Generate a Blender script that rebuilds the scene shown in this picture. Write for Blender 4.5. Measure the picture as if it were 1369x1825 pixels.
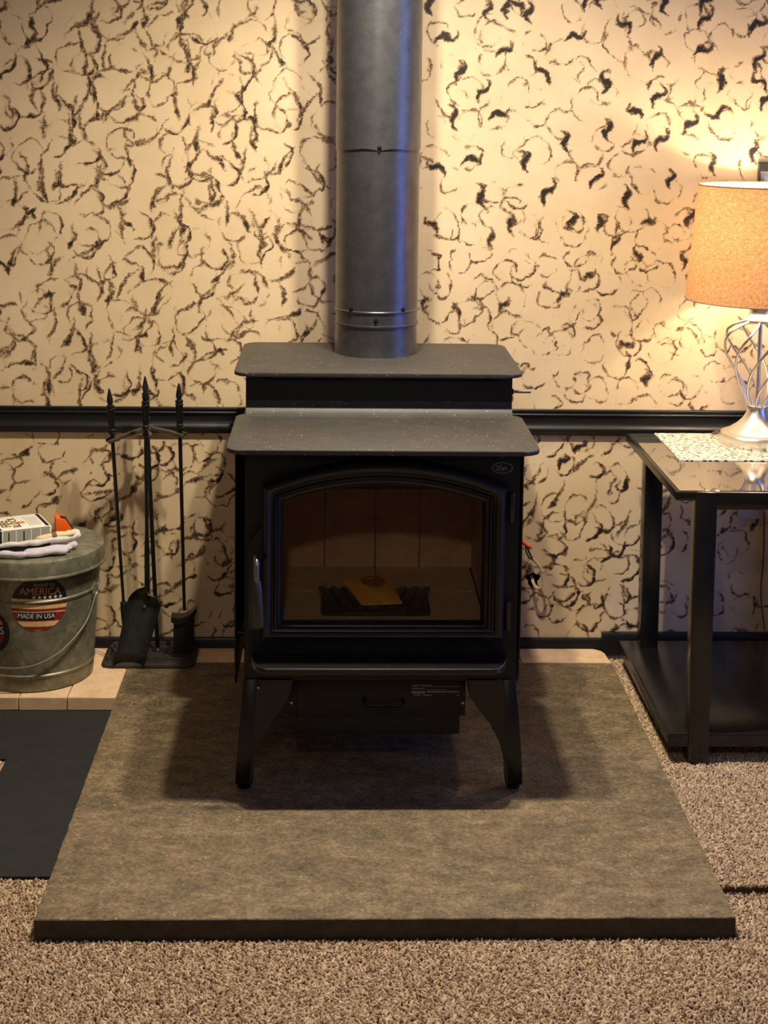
import bpy, bmesh, math, random
import numpy as np
from mathutils import Vector, Matrix

# ------------------------------------------------------------------ scene, camera, world, lights
scene = bpy.context.scene
C = scene.collection
for o in list(bpy.data.objects):
    bpy.data.objects.remove(o)
random.seed(7)
RNG = np.random.default_rng(11)

scene.view_settings.view_transform = 'Standard'
scene.view_settings.look = 'None'
scene.view_settings.gamma = 1.0
scene.view_settings.use_curve_mapping = False
scene.view_settings.exposure = 0.12
scene.cycles.max_bounces = 8

CAM_LOC = Vector((-0.0683, -3.8717, 1.4472))
PITCH, YAW, ROLL = 0.10132, 0.03176, 0.01308
fwd = Vector((math.sin(YAW)*math.cos(PITCH), math.cos(YAW)*math.cos(PITCH), -math.sin(PITCH)))
right = Vector((math.cos(YAW), -math.sin(YAW), 0))
up = right.cross(fwd)
r2 = right*math.cos(ROLL) + up*math.sin(ROLL)
u2 = -right*math.sin(ROLL) + up*math.cos(ROLL)
cam_d = bpy.data.cameras.new('camera')
cam = bpy.data.objects.new('camera', cam_d)
C.objects.link(cam)
m = Matrix((r2, u2, -fwd)).transposed().to_4x4()
m.translation = CAM_LOC
cam.matrix_world = m
cam_d.sensor_fit = 'HORIZONTAL'
cam_d.sensor_width = 36.0
cam_d.lens = 36.0*2740.27/1369.0
cam_d.shift_y = -455.0/1369.0
cam_d.clip_start = 0.05
scene.camera = cam

world = bpy.data.worlds.new('dusk_sky')
scene.world = world
world.use_nodes = True
bg = world.node_tree.nodes['Background']
bg.inputs[0].default_value = (0.10, 0.20, 0.75, 1)      # blue hour outside the window
bg.inputs[1].default_value = 4.2

def point_light(name, loc, power, color, radius):
    d = bpy.data.lights.new(name, 'POINT')
    d.energy = power
    d.color = color
    d.shadow_soft_size = radius
    o = bpy.data.objects.new(name, d)
    C.objects.link(o)
    o.location = loc
    return o

def spot_light(name, loc, power, color, radius, size):
    d = bpy.data.lights.new(name, 'SPOT')
    d.energy = power
    d.color = color
    d.shadow_soft_size = radius
    d.spot_size = math.radians(size)
    d.spot_blend = 1.0
    o = bpy.data.objects.new(name, d)
    C.objects.link(o)
    o.location = loc
    return o

WARM = (1.0, 0.885, 0.71)
# two bulbs of the ceiling fixture over the stove
over_1 = spot_light('ceiling_bulb_light', (-0.005, -0.825, 2.23), 104, WARM, 0.03, 148)
over_2 = spot_light('ceiling_bulb_light', (0.168, -0.825, 2.23), 104, WARM, 0.03, 148)
# the ceiling light in the middle of the room, above the photographer
room_1 = point_light('room_ceiling_light', (-0.17, -3.8, 2.22), 21, WARM, 0.06)
# dusk light through the window in the side wall
WIN_X, WIN_Y0, WIN_Y1, WIN_Z0, WIN_Z1 = 2.40, -1.90, -0.75, 0.30, 2.10
pd = bpy.data.lights.new('window_portal', 'AREA')
pd.shape = 'RECTANGLE'
pd.size = WIN_Y1-WIN_Y0
pd.size_y = WIN_Z1-WIN_Z0
pd.cycles.is_portal = True
po = bpy.data.objects.new('window_portal', pd)
C.objects.link(po)
po.location = (WIN_X-0.02, (WIN_Y0+WIN_Y1)/2, (WIN_Z0+WIN_Z1)/2)
po.rotation_euler = (0, math.radians(90), 0)
po.rotation_euler = Matrix(((0, 0, 1), (1, 0, 0), (0, 1, 0))).to_euler()  # -Z axis faces -X

# ------------------------------------------------------------------ materials
def srgb(r, g, b):
    f = lambda c: (c/255)/12.92 if c <= 10 else (((c/255)+0.055)/1.055)**2.4
    return (f(r), f(g), f(b), 1.0)

def new_mat(name):
    mt = bpy.data.materials.new(name)
    mt.use_nodes = True
    nt = mt.node_tree
    return mt, nt, nt.nodes['Principled BSDF']

def N(nt, kind, **kw):
    n = nt.nodes.new(kind)
    for k, v in kw.items():
        setattr(n, k, v)
    return n

def ramp(nt, fac, stops):
    r = N(nt, 'ShaderNodeValToRGB')
    e = r.color_ramp.elements
    while len(e) < len(stops):
        e.new(0.5)
    for el, (p, c) in zip(e, stops):
        el.position = p
        el.color = c if len(c) == 4 else (*c, 1)
    nt.links.new(fac, r.inputs[0])
    return r.outputs[0]

def noise(nt, scale, detail=3, rough=0.55, vec=None, distortion=0.0):
    n = N(nt, 'ShaderNodeTexNoise')
    n.inputs['Scale'].default_value = scale
    n.inputs['Detail'].default_value = detail
    n.inputs['Roughness'].default_value = rough
    n.inputs['Distortion'].default_value = distortion
    if vec is not None:
        nt.links.new(vec, n.inputs['Vector'])
    return n.outputs['Fac']

def objcoord(nt, scale=None):
    tc = N(nt, 'ShaderNodeTexCoord')
    v = tc.outputs['Object']
    if scale:
        mp = N(nt, 'ShaderNodeMapping')
        mp.inputs['Scale'].default_value = scale
        nt.links.new(v, mp.inputs[0])
        v = mp.outputs[0]
    return v

def worldcoord(nt, scale=None):
    g = N(nt, 'ShaderNodeNewGeometry')
    v = g.outputs['Position']
    if scale:
        mp = N(nt, 'ShaderNodeMapping')
        mp.inputs['Scale'].default_value = scale
        nt.links.new(v, mp.inputs[0])
        v = mp.outputs[0]
    return v

def math_node(nt, op, a, b=None, clamp=False):
    n = N(nt, 'ShaderNodeMath', operation=op)
    n.use_clamp = clamp
    for i, x in enumerate((a, b)):
        if x is None:
            continue
        if isinstance(x, (int, float)):
            n.inputs[i].default_value = x
        else:
            nt.links.new(x, n.inputs[i])
    return n.outputs[0]

def mix_col(nt, fac, a, b, blend='MIX'):
    n = N(nt, 'ShaderNodeMix', data_type='RGBA', blend_type=blend)
    for sock, x in ((n.inputs[0], fac), (n.inputs[6], a), (n.inputs[7], b)):
        if isinstance(x, (int, float)):
            sock.default_value = x
        elif isinstance(x, tuple):
            sock.default_value = x
        else:
            nt.links.new(x, sock)
    return n.outputs[2]

def bump(nt, bsdf, height, strength=0.3, dist=0.002):
    b = N(nt, 'ShaderNodeBump')
    b.inputs['Strength'].default_value = strength
    b.inputs['Distance'].default_value = dist
    nt.links.new(height, b.inputs['Height'])
    nt.links.new(b.outputs[0], bsdf.inputs['Normal'])

def simple(name, col, rough=0.5, metal=0.0, var=0.0, vscale=40, bmp=0.0, bscale=300, ior=None, spec=None):
    mt, nt, b = new_mat(name)
    b.inputs['Base Color'].default_value = col
    b.inputs['Roughness'].default_value = rough
    b.inputs['Metallic'].default_value = metal
    if ior:
        b.inputs['IOR'].default_value = ior
    if spec is not None:
        b.inputs['Specular IOR Level'].default_value = spec
    if var > 0:
        f = noise(nt, vscale, 4, 0.6, worldcoord(nt))
        lo = tuple(c*(1-var) for c in col[:3]) + (1,)
        hi = tuple(min(1, c*(1+var)) for c in col[:3]) + (1,)
        nt.links.new(ramp(nt, f, [(0.3, lo), (0.7, hi)]), b.inputs['Base Color'])
    if bmp > 0:
        bump(nt, b, noise(nt, bscale, 2, 0.5, worldcoord(nt)), bmp, 0.001)
    return mt

M = {}
# painted wall: beige with stamped brown marks held in the mesh attribute "ink"
mt, nt, b = new_mat('stamped_wall_paint')
wc = worldcoord(nt)
at = N(nt, 'ShaderNodeAttribute', attribute_name='ink')
ink = at.outputs['Fac']
n1 = noise(nt, 420, 3, 0.6, wc)
n2 = noise(nt, 130, 3, 0.6, wc)
nm = math_node(nt, 'ADD', math_node(nt, 'MULTIPLY', n1, 3.0), math_node(nt, 'MULTIPLY', n2, 1.5))
v = math_node(nt, 'MULTIPLY', ink, math_node(nt, 'SUBTRACT', nm, 1.42))
solid = math_node(nt, 'MULTIPLY', math_node(nt, 'SUBTRACT', ink, 0.78, True), 1.6)
v = math_node(nt, 'ADD', v, solid)
cover = N(nt, 'ShaderNodeMapRange', interpolation_type='SMOOTHSTEP')
cover.inputs['From Min'].default_value = 0.10
cover.inputs['From Max'].default_value = 0.46
nt.links.new(v, cover.inputs['Value'])
inkcol = ramp(nt, v, [(0.14, srgb(160, 124, 74)), (0.36, srgb(108, 78, 42)), (0.62, srgb(58, 42, 26)), (0.95, srgb(26, 21, 16))])
basecol = ramp(nt, noise(nt, 5, 4, 0.6, wc), [(0.3, srgb(208, 182, 143)), (0.7, srgb(223, 199, 161))])
speck = math_node(nt, 'GREATER_THAN', noise(nt, 240, 2, 0.5, wc), 0.70)
basecol = mix_col(nt, math_node(nt, 'MULTIPLY', speck, 0.45), basecol, srgb(140, 108, 62))
nt.links.new(mix_col(nt, cover.outputs[0], basecol, inkcol), b.inputs['Base Color'])
b.inputs['Roughness'].default_value = 0.55
bump(nt, b, math_node(nt, 'ADD', math_node(nt, 'MULTIPLY', cover.outputs[0], 0.7), math_node(nt, 'MULTIPLY', noise(nt, 160, 3, 0.5, wc), 0.35)), 0.35, 0.0015)
M['wall'] = mt

M['plain_wall'] = simple('painted_room_wall', srgb(180, 158, 128), 0.7, var=0.08, vscale=3)
M['ceiling'] = simple('white_ceiling_paint', srgb(205, 198, 185), 0.8, var=0.03, vscale=8, bmp=0.2, bscale=120)
M['trim'] = simple('black_gloss_trim', srgb(17, 17, 18), 0.36, bmp=0.10, bscale=60)
M['sub'] = simple('carpet_backing', srgb(96, 76, 54), 0.95, var=0.25, vscale=90)

# hearth slab
mt, nt, b = new_mat('brown_grey_stone_slab')
wc = worldcoord(nt)
wcs = worldcoord(nt, (1.0, 2.6, 1.0))
f1 = noise(nt, 3.2, 6, 0.62, wcs, 0.6)
f2 = noise(nt, 22, 6, 0.68, worldcoord(nt, (1.0, 1.5, 1.0)), 0.3)
f3 = noise(nt, 160, 3, 0.6, wc)
ff = math_node(nt, 'ADD', math_node(nt, 'MULTIPLY', f1, 0.25), math_node(nt, 'ADD', math_node(nt, 'MULTIPLY', f2, 0.37), math_node(nt, 'MULTIPLY', f3, 0.38)))
col = ramp(nt, ff, [(0.38, srgb(68, 57, 40)), (0.47, srgb(99, 84, 60)), (0.53, srgb(119, 101, 73)), (0.62, srgb(154, 133, 100))])
vein = noise(nt, 9, 5, 0.7, worldcoord(nt, (1, 3.5, 1)), 2.2)
vm = ramp(nt, vein, [(0.485, (0, 0, 0)), (0.5, (1, 1, 1)), (0.515, (0, 0, 0))])
col = mix_col(nt, math_node(nt, 'MULTIPLY', vm, 0.35), col, srgb(160, 145, 118))
vor = N(nt, 'ShaderNodeTexVoronoi')
vor.inputs['Scale'].default_value = 95
nt.links.new(wc, vor.inputs['Vector'])
sp = math_node(nt, 'MULTIPLY', math_node(nt, 'LESS_THAN', vor.outputs['Distance'], 0.14), math_node(nt, 'GREATER_THAN', noise(nt, 37, 2, 0.5, wc), 0.62))
col = mix_col(nt, math_node(nt, 'MULTIPLY', sp, 0.8), col, srgb(214, 202, 174))
# soot smudge in front of the stove's foot
sm = N(nt, 'ShaderNodeVectorMath', operation='DISTANCE')
mp = N(nt, 'ShaderNodeMapping')
mp.inputs['Scale'].default_value = (0.5, 1.0, 0.0)
nt.links.new(wc, mp.inputs[0])
nt.links.new(mp.outputs[0], sm.inputs[0])
sm.inputs[1].default_value = (-0.302*0.5, -0.915, 0)
smr = N(nt, 'ShaderNodeMapRange', interpolation_type='SMOOTHSTEP')
smr.inputs['From Min'].default_value = 0.004
smr.inputs['From Max'].default_value = 0.020
smr.inputs['To Min'].default_value = 0.75
smr.inputs['To Max'].default_value = 0.0
nt.links.new(math_node(nt, 'ADD', sm.outputs['Value'], math_node(nt, 'MULTIPLY', math_node(nt, 'SUBTRACT', noise(nt, 60, 3, 0.6, wc), 0.5), 0.02)), smr.inputs['Value'])
col = mix_col(nt, smr.outputs[0], col, srgb(34, 27, 20))
nt.links.new(col, b.inputs['Base Color'])
b.inputs['Roughness'].default_value = 0.62
bump(nt, b, math_node(nt, 'ADD', f2, math_node(nt, 'MULTIPLY', vm, 0.6)), 0.35, 0.002)
M['slab'] = mt
M['slabedge'] = simple('rough_shaded_slab_edge', srgb(54, 47, 36), 0.85, var=0.35, vscale=40, bmp=0.5, bscale=200)  # side faces darkened: shade on the slab's front put into the colour

def brick_mat(name, lo, hi):
    mt, nt, b = new_mat(name)
    wc = worldcoord(nt)
    f = math_node(nt, 'ADD', math_node(nt, 'MULTIPLY', noise(nt, 18, 5, 0.65, wc), 0.7), math_node(nt, 'MULTIPLY', noise(nt, 300, 2, 0.6, wc), 0.3))
    nt.links.new(ramp(nt, f, [(0.32, lo), (0.66, hi)]), b.inputs['Base Color'])
    b.inputs['Roughness'].default_value = 0.9
    bump(nt, b, noise(nt, 350, 3, 0.6, wc), 0.4, 0.001)
    return mt
M['brick'] = brick_mat('pale_firebrick', srgb(196, 160, 122), srgb(226, 195, 158))
M['sootbrick'] = brick_mat('smoked_firebrick', srgb(186, 148, 112), srgb(216, 178, 140))
M['mat'] = simple('black_rubber_mat', srgb(24, 24, 22), 0.85, var=0.35, vscale=25, bmp=0.4, bscale=500)

# stove paints
def stove_mat(name, col, rough, sparkle=0.0, metal=0.0, spec=0.5):
    mt, nt, b = new_mat(name)
    wc = worldcoord(nt)
    c = ramp(nt, noise(nt, 30, 4, 0.6, wc), [(0.3, tuple(x*0.8 for x in col[:3])), (0.7, tuple(x*1.15 for x in col[:3]))])
    if sparkle > 0:
        vor = N(nt, 'ShaderNodeTexVoronoi')
        vor.inputs['Scale'].default_value = 170
        nt.links.new(wc, vor.inputs['Vector'])
        s = math_node(nt, 'MULTIPLY', math_node(nt, 'LESS_THAN', vor.outputs['Distance'], 0.17), math_node(nt, 'GREATER_THAN', noise(nt, 62, 2, 0.5, wc), 0.60))
        c = mix_col(nt, math_node(nt, 'MULTIPLY', s, sparkle), c, srgb(190, 185, 172))
    nt.links.new(c, b.inputs['Base Color'])
    b.inputs['Roughness'].default_value = rough
    b.inputs['Metallic'].default_value = metal
    b.inputs['Specular IOR Level'].default_value = spec
    bump(nt, b, noise(nt, 900, 2, 0.5, wc), 0.12, 0.0006)
    return mt
M['stove'] = stove_mat('black_stove_paint', srgb(13, 14, 16), 0.5, spec=0.38)
M['stovetop'] = stove_mat('dusty_black_top_lit_cove', srgb(54, 50, 45), 0.55, sparkle=0.9)
M['castiron'] = stove_mat('black_cast_iron', srgb(12, 13, 16), 0.36, spec=0.55)
M['pipe'] = stove_mat('metallic_black_pipe', srgb(102, 103, 106), 0.33, sparkle=0.3, metal=0.8)
M['void'] = simple('dark_slot', srgb(3, 3, 3), 0.9)
M['steel'] = simple('bare_steel', srgb(150, 150, 150), 0.35, 1.0)
M['badge'] = simple('grey_badge_enamel', srgb(120, 120, 112), 0.4)
M['grip'] = simple('spring_handle_metal', srgb(75, 78, 82), 0.38, 0.8)

# stove glass
mt = bpy.data.materials.new('smoked_stove_glass')
mt.use_nodes = True
nt = mt.node_tree
nt.nodes.clear()
out = N(nt, 'ShaderNodeOutputMaterial')
tr = N(nt, 'ShaderNodeBsdfTransparent')
tr.inputs[0].default_value = (0.95, 0.93, 0.90, 1)
gl = N(nt, 'ShaderNodeBsdfGlossy')
gl.inputs['Roughness'].default_value = 0.06
fr = N(nt, 'ShaderNodeFresnel')
fr.inputs[0].default_value = 1.45
mx = N(nt, 'ShaderNodeMixShader')
nt.links.new(fr.outputs[0], mx.inputs[0])
nt.links.new(tr.outputs[0], mx.inputs[1])
nt.links.new(gl.outputs[0], mx.inputs[2])
nt.links.new(mx.outputs[0], out.inputs[0])
M['glass'] = mt

mt, nt, b = new_mat('galvanised_steel')
wc = worldcoord(nt)
vor = N(nt, 'ShaderNodeTexVoronoi')
vor.inputs['Scale'].default_value = 70
nt.links.new(wc, vor.inputs['Vector'])
f = math_node(nt, 'ADD', math_node(nt, 'MULTIPLY', noise(nt, 14, 5, 0.7, wc), 0.75), math_node(nt, 'MULTIPLY', vor.outputs['Color'], 0.25))
nt.links.new(ramp(nt, f, [(0.3, srgb(108, 106, 88)), (0.52, srgb(134, 131, 110)), (0.75, srgb(166, 162, 138))]), b.inputs['Base Color'])
b.inputs['Metallic'].default_value = 0.55
nt.links.new(ramp(nt, noise(nt, 25, 4, 0.6, wc), [(0.3, (0.38,)*3), (0.7, (0.6,)*3)]), b.inputs['Roughness'])
M['galv'] = mt
M['wire'] = simple('galvanised_wire', srgb(165, 160, 140), 0.4, 0.8)

M['tool'] = simple('black_wrought_iron', srgb(17, 17, 17), 0.38, 0.1, var=0.3, vscale=60)
M['shovel'] = simple('dusty_black_sheet_steel', srgb(38, 40, 37), 0.55, 0.3, var=0.35, vscale=45)
M['tray'] = simple('ashy_black_tray', srgb(46, 42, 34), 0.7, 0.1, var=0.5, vscale=35, bmp=0.3, bscale=250)
M['bristle'] = simple('black_bristles', srgb(12, 12, 11), 0.8)

M['table'] = simple('black_table_lacquer', srgb(20, 20, 19), 0.24, var=0.25, vscale=18)
mt, nt, b = new_mat('black_table_glass')
b.inputs['Base Color'].default_value = srgb(150, 146, 138)
b.inputs['Roughness'].default_value = 0.03
b.inputs['Metallic'].default_value = 0.85
M['tableglass'] = mt

# white mat with slits
mt, nt, b = new_mat('white_slit_mat')
v1 = worldcoord(nt, (85, 150, 1))
vor = N(nt, 'ShaderNodeTexVoronoi')
vor.inputs['Scale'].default_value = 1.0
nt.links.new(v1, vor.inputs['Vector'])
slit = math_node(nt, 'LESS_THAN', vor.outputs['Distance'], 0.40)
slit = math_node(nt, 'MULTIPLY', slit, math_node(nt, 'GREATER_THAN', noise(nt, 120, 2, 0.5, worldcoord(nt)), 0.36))
nt.links.new(mix_col(nt, slit, srgb(214, 205, 184), srgb(40, 34, 26)), b.inputs['Base Color'])
b.inputs['Roughness'].default_value = 0.7
M['slitmat'] = mt

M['nickel'] = simple('brushed_nickel', srgb(226, 222, 214), 0.32, 1.0, bmp=0.05, bscale=400)
# lamp shade: linen that lets light through
mt = bpy.data.materials.new('linen_lamp_shade')
mt.use_nodes = True
nt = mt.node_tree
nt.nodes.clear()
out = N(nt, 'ShaderNodeOutputMaterial')
wv = noise(nt, 120, 3, 0.6, worldcoord(nt, (1.0, 1.0, 4.5)))
wv2 = noise(nt, 120, 3, 0.6, worldcoord(nt, (5, 5, 0.8)))
wf = math_node(nt, 'ADD', math_node(nt, 'MULTIPLY', wv, 0.6), math_node(nt, 'MULTIPLY', wv2, 0.4))
cl = ramp(nt, wf, [(0.34, srgb(168, 112, 70)), (0.5, srgb(202, 150, 102)), (0.66, srgb(232, 190, 144))])
df = N(nt, 'ShaderNodeBsdfDiffuse')
tl = N(nt, 'ShaderNodeBsdfTranslucent')
nt.links.new(cl, df.inputs[0])
nt.links.new(cl, tl.inputs[0])
mx = N(nt, 'ShaderNodeMixShader')
mx.inputs[0].default_value = 0.21
nt.links.new(df.outputs[0], mx.inputs[1])
nt.links.new(tl.outputs[0], mx.inputs[2])
nt.links.new(mx.outputs[0], out.inputs[0])
M['shade'] = mt
mt = bpy.data.materials.new('white_shade_lining')
mt.use_nodes = True
nt = mt.node_tree
nt.nodes.clear()
out = N(nt, 'ShaderNodeOutputMaterial')
df = N(nt, 'ShaderNodeBsdfDiffuse')
tl = N(nt, 'ShaderNodeBsdfTranslucent')
df.inputs[0].default_value = tl.inputs[0].default_value = (0.88, 0.86, 0.82, 1)
mx = N(nt, 'ShaderNodeMixShader')
mx.inputs[0].default_value = 0.40
nt.links.new(df.outputs[0], mx.inputs[1])
nt.links.new(tl.outputs[0], mx.inputs[2])
nt.links.new(mx.outputs[0], out.inputs[0])
M['lining'] = mt
M['arm'] = simple('dusty_lit_iron', srgb(96, 88, 74), 0.40, 0.6)  # paler iron: dust, and the lit arm tops put into its colour
M['shadetrim'] = simple('shade_edge_trim', srgb(150, 120, 80), 0.8)

mt, nt, b = new_mat('opal_bulb')
b.inputs['Base Color'].default_value = (1, 1, 1, 1)
b.inputs['Emission Color'].default_value = (1, 0.82, 0.55, 1)
b.inputs['Emission Strength'].default_value = 6
M['bulb'] = mt

M['cloth'] = simple('white_cotton', srgb(214, 208, 204), 0.9, var=0.14, vscale=60, bmp=0.5, bscale=350)
M['cloth2'] = simple('lilac_white_cotton', srgb(200, 192, 202), 0.9, var=0.14, vscale=60, bmp=0.5, bscale=350)
M['leather'] = simple('pale_yellow_leather', srgb(222, 202, 150), 0.75, var=0.1, vscale=60, bmp=0.3, bscale=300)
M['tagbrown'] = simple('woven_brown_tag', srgb(112, 90, 68), 0.8)
M['boxwhite'] = simple('white_card', srgb(236, 230, 214), 0.6)
M['boxgrey'] = simple('grey_printed_card', srgb(168, 164, 152), 0.6, var=0.12, vscale=220)
M['boxblack'] = simple('black_card', srgb(20, 19, 18), 0.6)
M['printblack'] = simple('black_print', srgb(24, 20, 18), 0.6)
M['printgrey'] = simple('grey_print', srgb(150, 146, 138), 0.6)
M['flame'] = simple('yellow_orange_print', srgb(240, 190, 60), 0.6)
M['flame2'] = simple('orange_print', srgb(224, 140, 50), 0.6)
M['orange'] = simple('orange_plastic', srgb(240, 96, 20), 0.4)
M['black_plastic'] = simple('black_plastic', srgb(18, 18, 18), 0.45)
M['navy'] = simple('navy_print', srgb(20, 24, 36), 0.45, var=0.3, vscale=60)
M['cream'] = simple('cream_print', srgb(226, 190, 132), 0.5, var=0.14, vscale=90)
M['red'] = simple('faded_red_print', srgb(142, 34, 20), 0.5, var=0.2, vscale=90)
M['gold'] = simple('orange_gold_print', srgb(206, 132, 62), 0.5, var=0.2, vscale=120)
M['white_print'] = simple('white_print', srgb(230, 226, 216), 0.5)
M['packet'] = simple('amber_paper', srgb(238, 172, 62), 0.6, var=0.18, vscale=40, bmp=0.3, bscale=120)
M['packetprint'] = simple('brown_print', srgb(158, 92, 44), 0.6, var=0.25, vscale=160)
M['cord'] = simple('tan_cord', srgb(206, 178, 128), 0.6)
M['cordblack'] = simple('black_cord', srgb(18, 17, 16), 0.5)
M['nut'] = simple('orange_red_plastic', srgb(214, 96, 60), 0.45)
M['outlet'] = simple('ivory_plastic', srgb(206, 196, 190), 0.45)
M['picture'] = simple('pale_grey_print', srgb(188, 192, 190), 0.5)
M['winframe'] = simple('white_window_frame', srgb(222, 220, 214), 0.5)

# ------------------------------------------------------------------ mesh helpers
def put(name, verts, faces, mat, parent=None, smooth=None, loc=None):
    me = bpy.data.meshes.new(name)
    me.from_pydata([tuple(v) for v in verts], [], faces)
    me.update()
    return link_mesh(name, me, mat, parent, smooth, loc)

def link_mesh(name, me, mat, parent=None, smooth=None, loc=None):
    if mat is not None:
        me.materials.append(M[mat])
    if smooth is not None:
        me.shade_smooth()
        me.set_sharp_from_angle(angle=math.radians(smooth))
    o = bpy.data.objects.new(name, me)
    C.objects.link(o)
    if parent is not None:
        o.parent = parent
        o.matrix_parent_inverse = Matrix.Translation(parent_world(parent)).inverted()
    if loc is not None:
        o.location = loc
    return o

def parent_world(p):
    l = Vector(p.location)
    return l

def from_bm(name, bm, mat, parent=None, smooth=None):
    bmesh.ops.recalc_face_normals(bm, faces=bm.faces[:])
    me = bpy.data.meshes.new(name)
    bm.to_mesh(me)
    bm.free()
    return link_mesh(name, me, mat, parent, smooth)

def thing(name, label, cat, loc, group=None):
    o = bpy.data.objects.new(name, None)
    C.objects.link(o)
    o.empty_display_size = 0.05
    o.location = loc
    o['label'] = label
    o['category'] = cat
    if group:
        o['group'] = group
    return o

def tag(o, label, cat, group=None):
    o['label'] = label
    o['category'] = cat
    if group:
        o['group'] = group
    return o

def struct(o, label=None):
    o['kind'] = 'structure'
    if label:
        o['label'] = label
    return o

def bm_box(x0, x1, y0, y1, z0, z1, bevel=0.0, seg=2, bm=None):
    own = bm is None
    if own:
        bm = bmesh.new()
    vs = [bm.verts.new(p) for p in ((x0, y0, z0), (x1, y0, z0), (x1, y1, z0), (x0, y1, z0), (x0, y0, z1), (x1, y0, z1), (x1, y1, z1), (x0, y1, z1))]
    fs = [bm.faces.new([vs[i] for i in f]) for f in ((0, 3, 2, 1), (4, 5, 6, 7), (0, 1, 5, 4), (1, 2, 6, 5), (2, 3, 7, 6), (3, 0, 4, 7))]
    if bevel > 0 and own:
        bmesh.ops.bevel(bm, geom=bm.edges[:], offset=bevel, segments=seg, affect='EDGES', profile=0.5)
    return bm

def box(name, x0, x1, y0, y1, z0, z1, mat, parent=None, bevel=0.0, seg=2):
    return from_bm(name, bm_box(x0, x1, y0, y1, z0, z1, bevel, seg), mat, parent, 40 if bevel else None)

def bm_prism(poly, axis, a0, a1, bevel=0.0, seg=2):
    """extrude a 2-D outline along an axis: axis 'y' takes (x, z), 'x' takes (y, z), 'z' takes (x, y)"""
    bm = bmesh.new()
    def P(p, a):
        return {'y': (p[0], a, p[1]), 'x': (a, p[0], p[1]), 'z': (p[0], p[1], a)}[axis]
    A = [bm.verts.new(P(p, a0)) for p in poly]
    B = [bm.verts.new(P(p, a1)) for p in poly]
    n = len(poly)
    fa = bm.faces.new(A)
    fb = bm.faces.new(B[::-1])
    for i in range(n):
        bm.faces.new((A[i], B[i], B[(i+1) % n], A[(i+1) % n]))
    if bevel > 0:
        es = list(fa.edges)+list(fb.edges)
        bmesh.ops.bevel(bm, geom=es, offset=bevel, segments=seg, affect='EDGES', profile=0.5)
    return bm

def prism(name, poly, axis, a0, a1, mat, parent=None, bevel=0.0, seg=2, smooth=35):
    return from_bm(name, bm_prism(poly, axis, a0, a1, bevel, seg), mat, parent, smooth)

def rrect(x0, x1, y0, y1, r, n=6, rs=None):
    """rounded rectangle outline, counter-clockwise; rs = radii (x0y0, x1y0, x1y1, x0y1)"""
    rs = rs or (r, r, r, r)
    pts = []
    for (cx, cy, a0, rr) in ((x0, y0, 180, rs[0]), (x1, y0, 270, rs[1]), (x1, y1, 0, rs[2]), (x0, y1, 90, rs[3])):
        ox = cx+rr if cx == x0 else cx-rr
        oy = cy+rr if cy == y0 else cy-rr
        if rr < 1e-6:
            pts.append((cx, cy))
            continue
        for k in range(n+1):
            a = math.radians(a0+90*k/n)
            pts.append((ox+rr*math.cos(a), oy+rr*math.sin(a)))
    return pts

def lathe(name, prof, mat, parent=None, seg=48, center=(0, 0), smooth=35, close=True):
    """prof: list of (radius, z) from bottom to top"""
    verts, faces, rings = [], [], []
    for r, z in prof:
        if r < 1e-6:
            rings.append([len(verts)])
            verts.append((center[0], center[1], z))
        else:
            rings.append(list(range(len(verts), len(verts)+seg)))
            for k in range(seg):
                a = 2*math.pi*k/seg
                verts.append((center[0]+r*math.cos(a), center[1]+r*math.sin(a), z))
    for A, B in zip(rings, rings[1:]):
        for k in range(seg):
            k2 = (k+1) % seg
            if len(A) == 1 and len(B) == 1:
                break
            if len(A) == 1:
                faces.append((A[0], B[k2], B[k]))
            elif len(B) == 1:
                faces.append((A[k], A[k2], B[0]))
            else:
                faces.append((A[k], A[k2], B[k2], B[k]))
    return put(name, verts, faces, mat, parent, smooth)

def catmull(pts, n=6):
    P = [Vector(p) for p in pts]
    P = [P[0]*2-P[1]]+P+[P[-1]*2-P[-2]]
    out = []
    for i in range(1, len(P)-2):
        for k in range(n):
            t = k/n
            a, b_, c, d = P[i-1], P[i], P[i+1], P[i+2]
            out.append(0.5*((2*b_)+(c-a)*t+(2*a-5*b_+4*c-d)*t*t+(3*b_-a-3*c+d)*t**3))
    out.append(P[-2])
    return out

def tube_data(path, rad, seg=10, caps=True, flat=1.0, base=0):
    P = [Vector(p) for p in path]
    R = rad if isinstance(rad, (list, tuple)) else [rad]*len(P)
    verts, faces = [], []
    t0 = (P[1]-P[0]).normalized()
    ref = Vector((0, 0, 1)) if abs(t0.z) < 0.9 else Vector((1, 0, 0))
    u = t0.cross(ref).normalized()
    for i, p in enumerate(P):
        t = (P[min(i+1, len(P)-1)]-P[max(i-1, 0)]).normalized()
        u = (u-t*u.dot(t)).normalized()
        w = t.cross(u)
        for k in range(seg):
            a = 2*math.pi*k/seg
            verts.append(p+u*(R[i]*math.cos(a))+w*(R[i]*flat*math.sin(a)))
    n = len(P)
    for i in range(n-1):
        for k in range(seg):
            k2 = (k+1) % seg
            faces.append((base+i*seg+k, base+i*seg+k2, base+(i+1)*seg+k2, base+(i+1)*seg+k))
    if caps:
        faces.append(tuple(base+k for k in range(seg))[::-1])
        faces.append(tuple(base+(n-1)*seg+k for k in range(seg)))
    return verts, faces

def tube(name, path, rad, mat, parent=None, seg=10, flat=1.0, smooth=40):
    v_, f_ = tube_data(path, rad, seg, True, flat)
    return put(name, v_, f_, mat, parent, smooth)

def cyl(name, p0, p1, r, mat, parent=None, seg=16, r1=None):
    return tube(name, [p0, p1], [r, r if r1 is None else r1], mat, parent, seg)

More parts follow.
